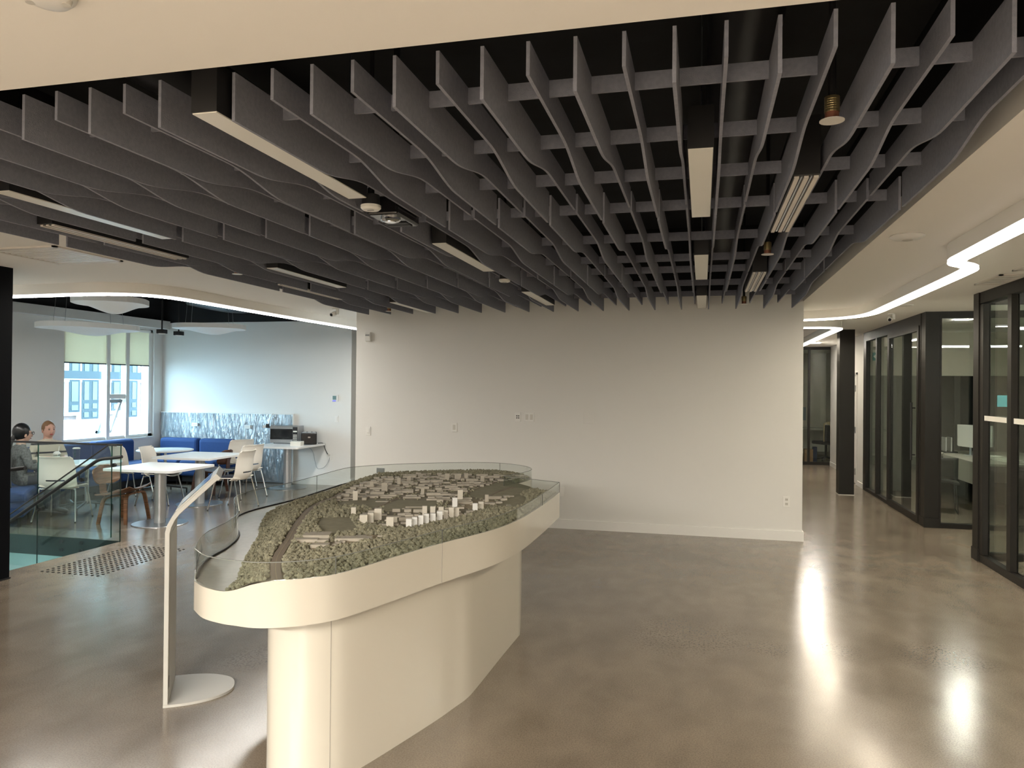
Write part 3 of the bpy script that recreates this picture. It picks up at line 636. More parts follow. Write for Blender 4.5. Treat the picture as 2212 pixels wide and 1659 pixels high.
t = thing('document_stand', 'grey slotted file stand on the corner of the office desk', 'file stand', (3.98, 13.95, .745)); MB().box(3.88, 4.08, 13.85, 14.1, .745, .77).build('base', 'office_dark', t)
for q in (0, .08): MB().box(3.90+q, 3.92+q, 13.86, 14.08, .77, 1.0).build('divider', 'satin', t)
for i, (x, y, z) in enumerate(((4.2, 12.9, 0), (4.25, 12.85, .022), (4.35, 12.5, 0))): one('paper_stack', ['pile of papers lying on the office desk', 'upper pile of papers on the office desk', 'loose papers near the end of the office desk'][i], 'papers', MB().cbox((x, y, .745+z+.011), (.26, .36, .022), .1*i), 'paper')
one('power_cable', 'black cable hanging from the corner of the office desk', 'cable', MB().tube(catmull([(3.79, 13.6, .75), (3.77, 13.55, .70), (3.775, 13.5, .5), (3.80, 13.35, .36), (3.9, 13.2, .33)], 5), .012, 6), 'black')
t = thing('visitor_chair', 'black chair on a thin wire sled frame inside the office', 'chair', (3.42, 12.35, 0), -.2)
MB().grid(8, 8, lambda u, v: (-.22+.44*u, -.21+.42*v, .45+.02*math.cos((u-.5)*4)-.03*(v-.5)**2)).build('seat', 'black', t, True, smooth=True).modifiers.new('s', 'SOLIDIFY').thickness = .03
MB().grid(8, 6, lambda u, v: (-.20+.40*u, -.23-.06*v+.05*(2*u-1)**2, .50+.30*v)).build('backrest', 'black', t, True, smooth=True).modifiers.new('s', 'SOLIDIFY').thickness = .02
for sx in (-.2, .2): MB().tube([(sx*.9, .17, .44), (sx, .22, .01), (sx, -.24, .01), (sx*.9, -.17, .44)], .007, 6).build('sled_leg', 'black', t, True)
t = thing('office_side_cabinet', 'low white cabinet in the near glass office', 'cabinet', (4.6, 8.2, 0)); MB().box(4.2, 5.6, 7.2, 8.6, 0, .70).build('body', 'desk_white', t); MB().box(4.17, 5.63, 7.17, 8.63, .70, .735).build('top', 'desk_white', t)
for q in (7.22, 7.92): MB().box(4.185, 4.2, q, q+.66, .05, .68).build('door', 'plastic_dim', t)
one('sticky_note', 'square teal note stuck on the glass of the near office', 'note', MB().box(2.99, 3.10, 8.902, 8.908, 1.60, 1.72), 'teal')
t = thing('exit_sign_reflection', 'reflection of a small teal exit sign with a white left arrow, modelled behind the corridor glass', 'exit sign', (2.94, 14.32, 2.35)); MB().box(2.875, 3.005, 14.30, 14.33, 2.285, 2.425).build('board', 'exit_green', t)  # sign mirrored in the glass, modelled as a solid board and hanger behind it
MB().add([(2.885, 14.298, 2.355), (2.935, 14.298, 2.405), (2.935, 14.298, 2.372), (2.995, 14.298, 2.372), (2.995, 14.298, 2.338), (2.935, 14.298, 2.338), (2.935, 14.298, 2.305)], [(0, 1, 2, 3, 4, 5, 6)]).build('arrow', 'plastic', t); MB().box(2.93, 2.95, 14.31, 14.32, 2.425, ZC).build('hanger', 'steel', t)
one('office_downlight', 'small recessed ceiling light inside the office behind the alcove glass', 'ceiling light', MB().box(3.5, 3.7, 11.97, 12.03, ZC-.008, ZC+.002), 'downlight')
one('corridor_downlight', 'small recessed ceiling light near the far end of the corridor', 'ceiling light', MB().box(2.25, 2.45, 17.36, 17.44, ZC-.008, ZC+.002), 'downlight')
t = thing('linear_pendant', 'slim glowing linear light hanging in the near glass office', 'pendant light', (4.2, 8.0, 2.5)); MB().box(3.5, 4.9, 8.0, 8.06, 2.47, 2.50).build('tube', 'office_tube', t)
for q in (3.7, 4.7): MB().tube([(q, 8.03, 2.5), (q, 8.03, ZC)], .004, 5).build('cable', 'steel', t)
# far office contents
t = thing('far_desk', 'long white desk behind the far glass front', 'desk', (2.3, 21, 0)); MB().box(1.2, 3.3, 20.6, 21.3, .75, .79).build('worktop', 'desk_white', t); MB().box(1.25, 3.28, 21.2, 21.23, .15, .75).build('back_panel', 'desk_white', t)
for q in (1.3, 3.2): MB().box(q, q+.05, 20.65, 21.25, 0, .75).build('leg', 'plastic_dim', t)
t = thing('desk_monitor', 'grey monitor on the desk behind the far glass', 'monitor', (2.45, 20.95, .79)); MB().box(2.2, 2.62, 20.93, 20.97, .98, 1.32).build('screen', 'panel_grey', t); MB().box(2.38, 2.42, 20.93, 20.96, .79, 1.0).build('stand', 'black', t)
t = thing('wall_display', 'black wall display at the right side of the far office', 'television', (3.3, 20.6, 1.7)); MB().box(3.27, 3.32, 19.9, 20.6, 1.42, 2.12).build('panel', 'black', t); MB().box(3.29, 3.325, 20.1, 20.4, 1.6, 1.9).build('bracket', 'steel', t)
t = thing('task_chair', 'dark office chair with a khaki jacket over its back behind the far glass', 'chair', (3.0, 20.2, 0), .5)
MB().box(-.25, .25, -.24, .24, .42, .50).build('seat', 'black', t, True, bevel=.03); MB().box(-.22, .22, -.28, -.22, .5, .92).build('backrest', 'black', t, True, bevel=.03)
MB().tube([(0, 0, .1), (0, 0, .43)], .03, 8).build('post', 'black', t, True)
for k in range(5): MB().tube([(0, 0, .11), (.28*math.cos(k*1.257), .28*math.sin(k*1.257), .04)], .02, 6).build('foot', 'black', t, True)
one('jacket', 'khaki jacket draped over the chair behind the far glass', 'jacket', MB().grid(8, 10, lambda u, v: (2.9+.36*u, 19.93+.03*math.sin(u*9)+.05*v, .95-.50*v+.05*math.sin(u*PI))), 'khaki').modifiers.new('s', 'SOLIDIFY').thickness = .02
one('cardboard_box', 'open brown cardboard box on the floor under the far desk', 'box', MB().box(2.46, 2.66, 19.9, 20.15, 0, .30), 'cardboard')
one('storage_bin', 'navy bin standing beside the cardboard box', 'bin', MB().box(2.67, 2.76, 19.95, 20.12, .0, .36), 'navy')

# ================================================================== STAIR GUARD AND STAIR
t = thing('glass_guard', 'level glass guard with a dark cap along the lounge edge of the stair', 'railing', (-7.5, 7.17, 0))
gx = [-6.29, -7.42, -8.55, -9.68]
for a, c_ in zip(gx, gx[1:]):
    MB().box(c_+.006, a-.006, 7.130, 7.146, -.36, 1.065).build('pane', 'guard', t); MB().box(a-.0059, a-.003, 7.130, 7.146, -.36, 1.065).build('pane_edge', 'guard_edge', t)
    for bx in (c_+.35, c_+.62):
        for bz in (-.05, -.14): MB().tube([(bx, 7.128, bz), (bx, 7.112, bz)], .022, 14).build('standoff', 'black', t)
MB().box(-9.86, -6.285, 7.124, 7.152, 1.062, 1.084).build('cap_rail', 'black', t)
t = thing('stair_guard', 'sloping glass panel with dark edge following the stair down', 'railing', (-7.5, 7.05, 0))
MB().add([(x, y, z) for y in (7.060, 7.074) for x, z in ((-6.352, .05), (-6.352, 1.07), (-6.40, 1.07), (-8.6, -.30), (-8.6, -1.32))], [(0, 1, 2, 3, 4), (9, 8, 7, 6, 5)]+[(i, (i+1) % 5, 5+(i+1) % 5, 5+i) for i in range(5)]).build('pane', 'guard', t)
MB().box(-6.352, -6.348, 7.060, 7.074, .05, 1.07).build('pane_edge', 'guard_edge', t)
MB().tube([(-6.29, 7.067, 1.072), (-6.40, 7.067, 1.072), (-8.6, 7.067, -.298)], .009, 8).build('edge_cap', 'black', t)
def handrail(y, lab, br, s):
    t = thing('handrail', lab, 'handrail', (-6.5, y, .9))
    MB().tube(catmull([(-6.16, y, .957), (-6.30, y, .937), (-6.46, y, .912), (-6.62, y, .82), (-7.2, y, .46), (-8.6, y, -.41)], 4), .019, 10).build('rail', 'black', t, smooth=True)
    for bx, bz in br:
        b_ = MB().tube([(bx, y, bz-.015), (bx, y, bz-.08), (bx, y+s*.055, bz-.08)], .007, 6).build('bracket', 'black', t)
        MB().tube([(bx, y+s*.03, bz-.08), (bx, y+s*.06, bz-.08)], .022, 12).build('rose', 'black', b_)
handrail(7.00, 'black sloping handrail fixed to the glass beside the lounge', ((-6.30, .937), (-6.72, .76), (-7.30, .40)), 1)
handrail(5.78, 'black handrail stub of the stair beside the thick black column', ((-6.35, .93), (-6.8, .71)), -1)
struct(MB().box(-10.2, SX, SY1+.001, SY1+.03, -.225, -.012).box(-10.2, SX, SY1-.004, SY1, -.22, -.004).build('trim_stair_edge', 'stair_dark'))
t = thing('staircase', 'stair descending beside the lounge behind the glass', 'stair', (SX, 6.4, -.1))
for i in range(10):
    x1 = SX-.28*i; MB().box(x1-.30, x1-.001, SY0+.02, SY1-.12, -.175*(i+1)-.05, -.175*(i+1)).build('step', 'tread', t)
for y in (SY0+.001, SY1-.118): MB().add([(SX-.002, y, -.24), (SX-.002, y, -.02), (SX-2.85, y, -1.80), (SX-2.85, y, -2.05), (SX-.002, y+.018, -.24), (SX-.002, y+.018, -.02), (SX-2.85, y+.018, -1.80), (SX-2.85, y+.018, -2.05)], [(0, 1, 2, 3), (7, 6, 5, 4), (0, 4, 5, 1), (1, 5, 6, 2), (2, 6, 7, 3), (3, 7, 4, 0)]).build('stringer', 'stair_dark', t)

# ================================================================== CAMPUS MODEL ON ITS DISPLAY TABLE
ZB, ZG, ZSEA = .75, 1.02, .884
near_pts = [(-1.070, 5.80, .940), (-1.063, 5.35, .942), (-1.063, 4.94, .945), (-1.075, 4.50, .948), (-1.136, 4.11, .950), (-1.284, 3.67, .953), (-1.388, 3.32, .953), (-1.495, 3.00, .947), (-1.593, 2.869, .946), (-1.700, 2.800, .945), (-1.790, 2.773, .930), (-1.886, 2.780, .897), (-1.956, 2.790, .885), (-2.072, 2.833, .884), (-2.19, 2.93, .878)]
west_pts = [(-2.30, 3.106, ZSEA), (-2.394, 3.307, ZSEA), (-2.467, 3.571, ZSEA), (-2.60, 3.86, ZSEA), (-2.83, 4.16, ZSEA), (-2.985, 4.42, ZSEA), (-3.035, 4.712, ZSEA), (-3.015, 5.135, ZSEA), (-3.045, 5.604, ZSEA), (-3.086, 6.10, ZSEA), (-3.057, 6.325, ZSEA), (-2.862, 6.61, .90), (-2.527, 6.886, .92), (-2.15, 7.08, .935), (-1.90, 7.10, .938), (-1.70, 6.99, .938), (-1.561, 6.844, .938), (-1.475, 6.62, .938), (-1.50, 6.33, .938), (-1.585, 6.06, .938)]
pts = near_pts+west_pts
OUT = catmull(near_pts, 5)[:-1]+catmull([near_pts[-1]]+west_pts, 5)
tab = thing('model_table', 'white display table carrying a glass-edged architectural campus model', 'display table', (-1.9, 4.6, 0))
o2 = [(p[0], p[1]) for p in OUT]
area2 = sum(a[0]*b_[1]-b_[0]*a[1] for a, b_ in zip(o2, o2[1:]+o2[:1]))
SGN = 1 if area2 > 0 else -1     # +1: counter-clockwise, inside lies on the left
def offset(path, d):
    n = len(path); r = []
    for i in range(n):
        a, p, b_ = Vector(path[i-1][:2]), Vector(path[i][:2]), Vector(path[(i+1) % n][:2])
        d0, d1 = (p-a).normalized(), (b_-p).normalized(); nn = Vector((-(d0.y+d1.y), d0.x+d1.x)).normalized()
        r.append((p.x+nn.x*d*SGN, p.y+nn.y*d*SGN))
    return r
inn = offset(OUT, .010); N = len(OUT)
# white fascia, its top following the land
v = []
for i in range(N):
    z = OUT[i][2]; v += [(o2[i][0], o2[i][1], ZB), (o2[i][0], o2[i][1], z), (inn[i][0], inn[i][1], z), (inn[i][0], inn[i][1], ZB)]
fc = MB().add(v, [(i*4+k, ((i+1) % N)*4+k, ((i+1) % N)*4+(k+1) % 4, i*4+(k+1) % 4) for i in range(N) for k in range(4)]).build('fascia', 'tray_white', tab, smooth=True)
un = MB().prism(inn, ZB+.004, ZB+.022).build('tray_floor', 'tray_white', tab)
# glass upstand in bent sheets
cutpts = [0]
def nearest(x, y): return min(range(N), key=lambda i: (o2[i][0]-x)**2+(o2[i][1]-y)**2)
seams = sorted({0, nearest(-1.063, 5.1), nearest(-1.284, 3.67), nearest(-1.52, 2.95), nearest(-2.75, 4.07), nearest(-3.04, 5.6), nearest(-1.9, 7.1), N-1})
for a, c_ in zip(seams, seams[1:]+[seams[0]+N]):
    idx = [i % N for i in range(a, c_+1)]; v = []
    for i in idx:
        z = OUT[i][2]; q = offset_pt = (o2[i][0]*.4+inn[i][0]*.6, o2[i][1]*.4+inn[i][1]*.6)
        v += [(o2[i][0], o2[i][1], z), (o2[i][0], o2[i][1], ZG), (q[0], q[1], ZG), (q[0], q[1], z)]
    n = len(idx)
    MB().add(v, [(i*4+k, (i+1)*4+k, (i+1)*4+(k+1) % 4, i*4+(k+1) % 4) for i in range(n-1) for k in (0, 2)]).build('glass_sheet', 'tray_glass', tab, smooth=True)
    e = [(o2[i][0]*.7+inn[i][0]*.3, o2[i][1]*.7+inn[i][1]*.3, ZG) for i in idx]
    MB().tube(e, .0022, 5).build('glass_top_edge', 'glass_rim', tab)
    i = idx[0]; MB().tube([(o2[i][0], o2[i][1], OUT[i][2]), (o2[i][0], o2[i][1], ZG)], .0022, 5).build('glass_joint', 'glass_edge', tab)
i = nearest(-1.284, 3.67); MB().tube([(o2[i][0]+.0005, o2[i][1], ZB), (o2[i][0]+.0005, o2[i][1], OUT[i][2])], .0015, 5).build('fascia_joint', 'seam', tab)
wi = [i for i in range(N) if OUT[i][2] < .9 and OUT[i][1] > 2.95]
MB().tube([(inn[i][0], inn[i][1], OUT[i][2]+.001) for i in wi], .005, 6).build('edge_line', 'black', tab)  # thin black line along the low, sea-side foot of the glass
# pedestal
ped_n = [(-1.242, 5.232), (-1.254, 4.75), (-1.262, 4.25), (-1.272, 4.08), (-1.30, 3.95), (-1.355, 3.72), (-1.506, 3.21), (-1.58, 3.05), (-1.69, 2.965), (-1.82, 2.985), (-1.905, 3.07), (-1.955, 3.20)]
ped = catmull(ped_n, 6)+[(-2.10, 3.6), (-2.45, 4.3), (-2.72, 4.9), (-2.72, 5.7), (-2.4, 6.3), (-1.9, 6.4), (-1.5, 6.0), (-1.32, 5.6)]
pd = MB().prism(ped, 0, ZB+.006).build('pedestal', 'pedestal_white', tab, smooth=True)
k = min(range(len(ped)), key=lambda i: abs(to_px(ped[i][0], ped[i][1], .3)[0]-717) + (50 if ped[i][1] > 3.6 else 0))
MB().tube([(ped[k][0], ped[k][1], .01), (ped[k][0], ped[k][1], ZB)], .0016, 5).build('panel_joint', 'seam', tab)
# ---- land and sea.  P(a, b): a spot of the close-up of the model -> plan position at land level
def P(a, b_, z=.94): q = on_z(400+a/2.633, 980+b_/2.633, z); return (q.x, q.y)
def back(x, y, z=.94): a, b_ = to_px(x, y, z); return ((a-400)*2.633, (b_-980)*2.633)
sea_line = [P(150, 800, .89), P(205, 784, .89), P(300, 720, .89), P(325, 640, .89), P(360, 560, .89), P(420, 470, .89), P(432, 400, .89), P(470, 335, .89), P(530, 305, .89), P(620, 278, .89), P(720, 252, .89), P(800, 222, .89), P(860, 196, .89), P(930, 172, .89), P(1010, 150, .89)]
sea_poly = sea_line+[(-3.4, 6.75), (-3.6, 5), (-2.9, 3.2), (-2.3, 2.6)]
def dist_line(x, y):
    p = Vector((x, y)); best = 9
    for a, b_ in zip(sea_line, sea_line[1:]):
        a, b_ = Vector(a), Vector(b_); d = b_-a; t = max(0, min(1, (p-a).dot(d)/d.length_squared)); best = min(best, (a+d*t-p).length)
    return best
def zland(x, y):
    if inside((x, y), sea_poly): return ZSEA-.004
    return ZSEA-.004+.058*sstep(dist_line(x, y)/.17)
pv = [Vector(p) for p in inn]; pe = [(i, (i+1) % N) for i in range(N)]
gp = []
for gx_ in np.arange(-3.1, -1.0, .045):
    for gy_ in np.arange(2.75, 7.15, .045):
        q = (gx_+.0225*(int(round(gy_/.045)) % 2), gy_)
        if inside(q, inn) and min((Vector(q)-a).length for a in pv) > .02: gp.append(Vector(q))
vv, ee, ff, *_ = mgeo.delaunay_2d_cdt(pv+gp, pe, [], 1, 1e-5)
land, sea = MB(), MB()
tv = [(p.x, p.y, zland(p.x, p.y)) for p in vv]
lf, sf = [], []
for f in ff:
    cx_, cy_ = sum(tv[i][0] for i in f)/len(f), sum(tv[i][1] for i in f)/len(f)
    (sf if inside((cx_, cy_), sea_poly) else lf).append(tuple(f))
land.add(tv, lf).build('land', 'land', tab, smooth=True); sea.add([(x, y, ZSEA-.0035) for x, y, z in tv], sf).build('sea', 'sea', tab)
for o in [q for q in bpy.data.objects if q.parent == tab and q.name in ('land', 'sea')]:
    bm = bmesh.new(); bm.from_mesh(o.data); bmesh.ops.delete(bm, geom=[w for w in bm.verts if not w.link_faces], context='VERTS'); bm.to_mesh(o.data); bm.free()
def patch(name, m, pix, dz=.003):
    q = [P(*p) for p in pix]; MB().prism(q, .934, .938+dz).build(name, m, tab); return pix
F1 = patch('sports_field', 'field', [(762, 366), (932, 360), (992, 432), (905, 452), (812, 468), (745, 418)])
F2 = patch('sports_field', 'field', [(1098, 322), (1215, 262), (1445, 268), (1395, 326)], .002)
F3 = patch('farm_field', 'field', [(1605, 232), (1700, 182), (1838, 152), (1960, 186), (1985, 196), (1885, 236), (1800, 246), (1700, 262)], .001)
F4 = patch('farm_field', 'field', [(1775, 296), (1850, 246), (1900, 224), (1945, 262), (1935, 290), (1895, 306)], .002)
F5 = patch('lawn', 'field', [(830, 298), (900, 268), (1130, 256), (1150, 300), (1050, 312), (960, 300)], .001)
C1 = patch('clearing', 'clearing', [(640, 500), (700, 478), (800, 470), (830, 500), (760, 520), (650, 520)], .002)
C2 = patch('clearing', 'clearing', [(650, 568), (735, 530), (850, 505), (910, 478), (1010, 458), (1110, 462), (1120, 482), (1000, 505), (880, 528), (760, 545)], .001)
C3 = patch('clearing', 'clearing', [(1570, 300), (1640, 262), (1760, 268), (1700, 292), (1640, 318)], .001)
road_px = [(522, 722), (514, 660), (522, 600), (552, 545), (590, 490), (615, 440), (650, 385), (690, 335), (735, 300), (790, 272), (850, 250), (890, 224)]
rd = catmull([P(*p) for p in road_px], 6); MB().sweep(rd, -.022, .022, .936, .9435).build('coast_road', 'road', tab); MB().sweep(rd, -.002, .002, .9435, .9442).build('road_median', 'clearing', tab)
for lp_ in ([(1050, 322), (1140, 282), (1230, 246), (1330, 215)], [(1395, 328), (1470, 290), (1560, 248), (1640, 205), (1800, 150)], [(1690, 262), (1760, 225), (1850, 190)], [(1785, 215), (1880, 190)]):
    MB().sweep(catmull([P(*p) for p in lp_], 4), -.009, .009, .936, .9415).build('street', 'road', tab)
CITY = [(878, 236), (905, 205), (985, 172), (1130, 128), (1300, 118), (1500, 116), (1700, 126), (1850, 118), (1965, 128), (1840, 158), (2010, 190), (1880, 240), (1960, 270), (1890, 310), (1720, 300), (1560, 370), (1390, 398), (1260, 428), (1130, 424), (985, 398), (980, 350), (1060, 322), (1040, 300), (900, 292), (850, 270)]
def nearpath(q, path, w): return any((q[0]-p[0])**2+(q[1]-p[1])**2 < w*w for p in path)
fields = [F1, F2, F3, F4, F5, C1, C2, C3]
# towers: foot (a, b) and height in close-up pixels, width in metres
towers = [(958, 350, 34, .040, 1), (968, 262, 40, .045, 1), (1015, 398, 40, .060, 1), (1055, 388, 42, .048, 1), (1097, 372, 50, .058, 1), (1165, 416, 46, .056, 1), (1195, 396, 26, .03, 1), (1362, 350, 42, .040, 1), (1408, 352, 42, .044, 1), (1455, 352, 40, .044, 1), (1272, 426, 44, .044, 2), (1305, 418, 46, .04, 2), (1340, 412, 50, .04, 2), (1372, 404, 50, .04, 2), (1408, 396, 46, .045, 2), (1447, 386, 48, .046, 2), (1482, 372, 40, .036, 1), (1513, 368, 52, .042, 1), (1544, 362, 46, .04, 1), (1533, 306, 46, .046, 2), (1564, 262, 48, .050, 1), (1648, 332, 40, .044, 2), (1682, 322, 40, .046, 1), (1715, 272, 30, .034, 0), (1350, 234, 34, .034, 0), (1134, 212, 38, .06, 0), (1062, 196, 30, .04, 0), (1216, 172, 28, .04, 0), (1272, 160, 26, .045, 0), (1490, 150, 30, .05, 0), (1550, 146, 26, .075, 0), (1598, 146, 28, .05, 0), (1690, 158, 26, .045, 0)]
taken = []
def bldg(x, y, w, d, h, rz, m):
    MB().cbox((x, y, .938+h/2), (w, d, h), rz).build('model_building', m, tab)
for a, b_, hp, w, kind in towers:
    x, y = P(a, b_); dep = math.hypot(x, y); h = hp/2.633/F*dep
    w *= .74; taken.append((x, y, w)); bldg(x, y, w, w*.9, h+.014, .35, ['bld', 'bld_light', 'acrylic'][kind])
AX = .33
special = [(752, 474, .14, .10, .035), (690, 500, .12, .05, .03), (785, 500, .06, .04, .025), (960, 490, .19, .07, .028), (768, 530, .09, .05, .03), (870, 512, .03, .03, .018), (895, 505, .03, .03, .018), (850, 520, .025, .03, .015), (730, 552, .035, .02, .012), (1000, 470, .06, .03, .012), (1110, 470, .03, .02, .012), (1300, 305, .11, .02, .012), (1255, 314, .05, .02, .01), (1420, 262, .12, .035, .02), (1120, 272, .09, .03, .01), (1290, 250, .13, .05, .015), (1640, 290, .05, .02, .012)]
for a, b_, w, d, h in special:
    x, y = P(a, b_); taken.append((x, y, w)); bldg(x, y, w, d, h*.6, AX, 'bld')
rng = random.Random(5); cnt = 0; tries = 0
cityP = [P(*p) for p in CITY]; fieldP = [[P(*p) for p in f] for f in fields]
streets = catmull([P(*p) for p in [(1395, 328), (1470, 290), (1560, 248), (1640, 205)]], 10)+catmull([P(*p) for p in [(1050, 322), (1140, 282), (1230, 246), (1330, 215)]], 10)
while cnt < 248 and tries < 9000:
    tries += 1; x, y = rng.uniform(-3.0, -1.2), rng.uniform(3.5, 7.05)
    if not inside((x, y), cityP) or not inside((x, y), inn): continue
    if any(inside((x, y), f) for f in fieldP) or nearpath((x, y), streets, .045): continue
    w, d = rng.choice(((.045, .04), (.085, .03), (.03, .08), (.06, .045), (.105, .035), (.05, .025))); h = rng.choice((.007, .009, .012, .015, .020))
    if any(abs(x-tx)+abs(y-ty) < .3*(w+d+tw)+.018 for tx, ty, tw in taken): continue
    if min((Vector((x, y))-a).length for a in pv) < .07: continue
    taken.append((x, y, max(w, d))); bldg(x, y, w, d, h, AX+rng.choice((0, 0, 0, .08)), 'bld'); cnt += 1
# forest of tiny trees
ico = bmesh.new(); bmesh.ops.create_icosphere(ico, subdivisions=1, radius=1); iv = np.array([w.co[:] for w in ico.verts]); if_ = np.array([[w.index for w in f.verts] for f in ico.faces]); ico.free()
roadP = rd; tr = []; rs = np.random.RandomState(3); tries = 0
nearline = [p for p in inn]; inn2 = offset(OUT, .030)
while len(tr) < 12500 and tries < 90000:
    tries += 1; x, y = rs.uniform(-3.1, -1.06), rs.uniform(2.77, 7.1)
    if not inside((x, y), inn2) or inside((x, y), sea_poly): continue
    if any(inside((x, y), f) for f in fieldP) or nearpath((x, y), roadP, .034): continue
    incity = inside((x, y), cityP)
    if incity and (rs.rand() > .16 or any(abs(x-tx) < .6*tw+.012 and abs(y-ty) < .6*tw+.012 for tx, ty, tw in taken)): continue
    r = rs.uniform(.0075, .0130)*(.75 if incity else 1)
    if min(abs(x-p[0])+abs(y-p[1]) for p in nearline[::2]) < .012: r *= .6
    tr.append((x, y, zland(x, y)+r*rs.uniform(.35, .9), r))
T = len(tr); nv_ = len(iv); allv = np.zeros((T, nv_, 3)); A = np.array(tr)
jit = 1+rs.uniform(-.28, .28, (T, nv_, 1)); sc3 = np.stack([A[:, 3], A[:, 3], A[:, 3]*rs.uniform(.8, 1.35, T)], 1)
allv = iv[None]*jit*sc3[:, None, :]+A[:, None, :3]
allf = (if_[None]+(np.arange(T)*nv_)[:, None, None]).reshape(-1, 3)
me = bpy.data.meshes.new('forest'); me.from_pydata((allv.reshape(-1, 3)-np.array(tab.location)).tolist(), [], allf.tolist()); me.materials.append(MATS['tree'])
fo = bpy.data.objects.new('forest', me); COL.objects.link(fo); fo.parent = tab; fo['kind'] = 'stuff'

# ================================================================== INFORMATION KIOSK
kd = math.radians(33); ki = thing('information_kiosk', 'pale metal information stand with a bent top and dark touchscreen', 'kiosk', (-2.82, 3.525, 0), kd)
outer = [(0, 0), (0, .945), (.010, .987), (.032, 1.030), (.056, 1.062), (.252, 1.246)]; th_ = .024
inner = [(.268, 1.229), (.073, 1.045), (.050, 1.014), (.032, .975), (.024, .94), (.024, 0)]
MB().side_prism([(x, z) for x, z in outer+inner], 'y', 0, .43).build('bent_post', 'kiosk', ki, True, bevel=.002, seg=1)
MB().box(.0245, .0262, .03, .40, .03, .93).build('inner_face', 'kiosk', ki, True)
MB().prism(catmull([(.0, -.006), (.12, -.004), (.24, .03), (.335, .11), (.36, .215), (.335, .32), (.24, .40), (.12, .434), (.0, .436)], 5), 0, .014).build('base_plate', 'kiosk', ki, True)
MB().prism(catmull([(.004, .0), (.12, .002), (.235, .035), (.328, .113), (.352, .215), (.328, .317), (.235, .395), (.12, .428), (.004, .43)], 5), .0138, .0142).build('base_top', 'kiosk', ki, True)
u_ = Vector((.196, 0, .184)).normalized(); n_ = Vector((-.684, 0, .729)); p0 = Vector((.056, 0, 1.062))
def sl(a, y, h): return tuple(p0+u_*a+n_*h+Vector((0, y, 0)))
def slab(a0, a1, y0, y1, h0, h1): return MB().add([sl(a0, y0, h0), sl(a1, y0, h0), sl(a1, y1, h0), sl(a0, y1, h0), sl(a0, y0, h1), sl(a1, y0, h1), sl(a1, y1, h1), sl(a0, y1, h1)], [(0, 3, 2, 1), (4, 5, 6, 7), (0, 1, 5, 4), (1, 2, 6, 5), (2, 3, 7, 6), (3, 0, 4, 7)])
hd = slab(.0, .272, 0, .43, .0002, .006).build('screen_bezel', 'kiosk', ki, True)
slab(.035, .235, .05, .38, .0055, .0075).build('screen', 'screen', hd, True)
slab(.262, .282, -.002, .432, -.028, .0065).build('end_cap', 'kiosk', ki, True)
MB().box(.0262, .028, .02, .035, .10, .16).build('port_cover', 'seam', ki, True)

# ================================================================== LOUNGE FURNITURE
def ped_table(name, label, x, y, w, d, rz=0, group='white square cafe tables', z=.72, r=.33):
    t = thing(name, label, 'table', (x, y, 0), rz, group); c_ = .05
    rect = []
    for sx, sy, a0 in ((1, 1, 0), (-1, 1, 90), (-1, -1, 180), (1, -1, 270)):
        for k in range(5): a = math.radians(a0+k*22.5); rect.append((sx*(w/2-c_)+c_*math.cos(a), sy*(d/2-c_)+c_*math.sin(a)))
    MB().prism(rect, z-.028, z).build('tabletop', 'table_white', t, True); MB().lathe([(.068, .012), (.068, z-.028)], (0, 0, 0), 28).build('column', 'satin', t, True, smooth=True)
    MB().lathe([(r, 0), (r, .006), (r-.006, .012), (.07, .014)], (0, 0, 0), 40).build('base_plate', 'steel', t, True, smooth=True)
    MB().cbox((0, 0, z-.036), (.34, .34, .014)).build('mount_plate', 'black', t, True); return t
ped_table('cafe_table', 'white square pedestal table beside the info stand, its plywood chair pushed up', -6.62, 8.18, .98, .88, .02)
ped_table('cafe_table', 'white square pedestal table in the middle of the lounge between white shell chairs', -7.17, 9.70, .93, 1.0, .05)
ped_table('cafe_table', 'white square pedestal table carrying the microwave against the back wall', -6.90, 11.67, .93, 1.03, .02, z=.74)
def round_tab(label, x, y, r, z):
    t = thing('round_table', label, 'table', (x, y, 0), .4, 'round lounge tables'); MB().lathe([(r-.01, z-.024), (r, z-.016), (r, z-.004), (r-.006, z)], (0, 0, 0), 40).build('tabletop', 'table_white', t, True, smooth=True)
    MB().tube([(0, 0, .09), (0, 0, z-.02)], .028, 14).build('column', 'chrome', t, True, smooth=True)
    for k in range(4): a = k*PI/2; f_ = MB().tube([(0, 0, .12), (.34*math.cos(a), .34*math.sin(a), .07)], .018, 8, .012).build('foot', 'black', t, True); MB().tube([(.335*math.cos(a), .335*math.sin(a), .075), (.335*math.cos(a), .335*math.sin(a), 0)], .012, 8).build('glide', 'black', f_, True)
round_tab('round white table with the iced drink in front of the two people', -8.26, 8.74, .44, .67)
round_tab('round white table in the far blue sofa corner', -8.45, 10.55, .43, .70)
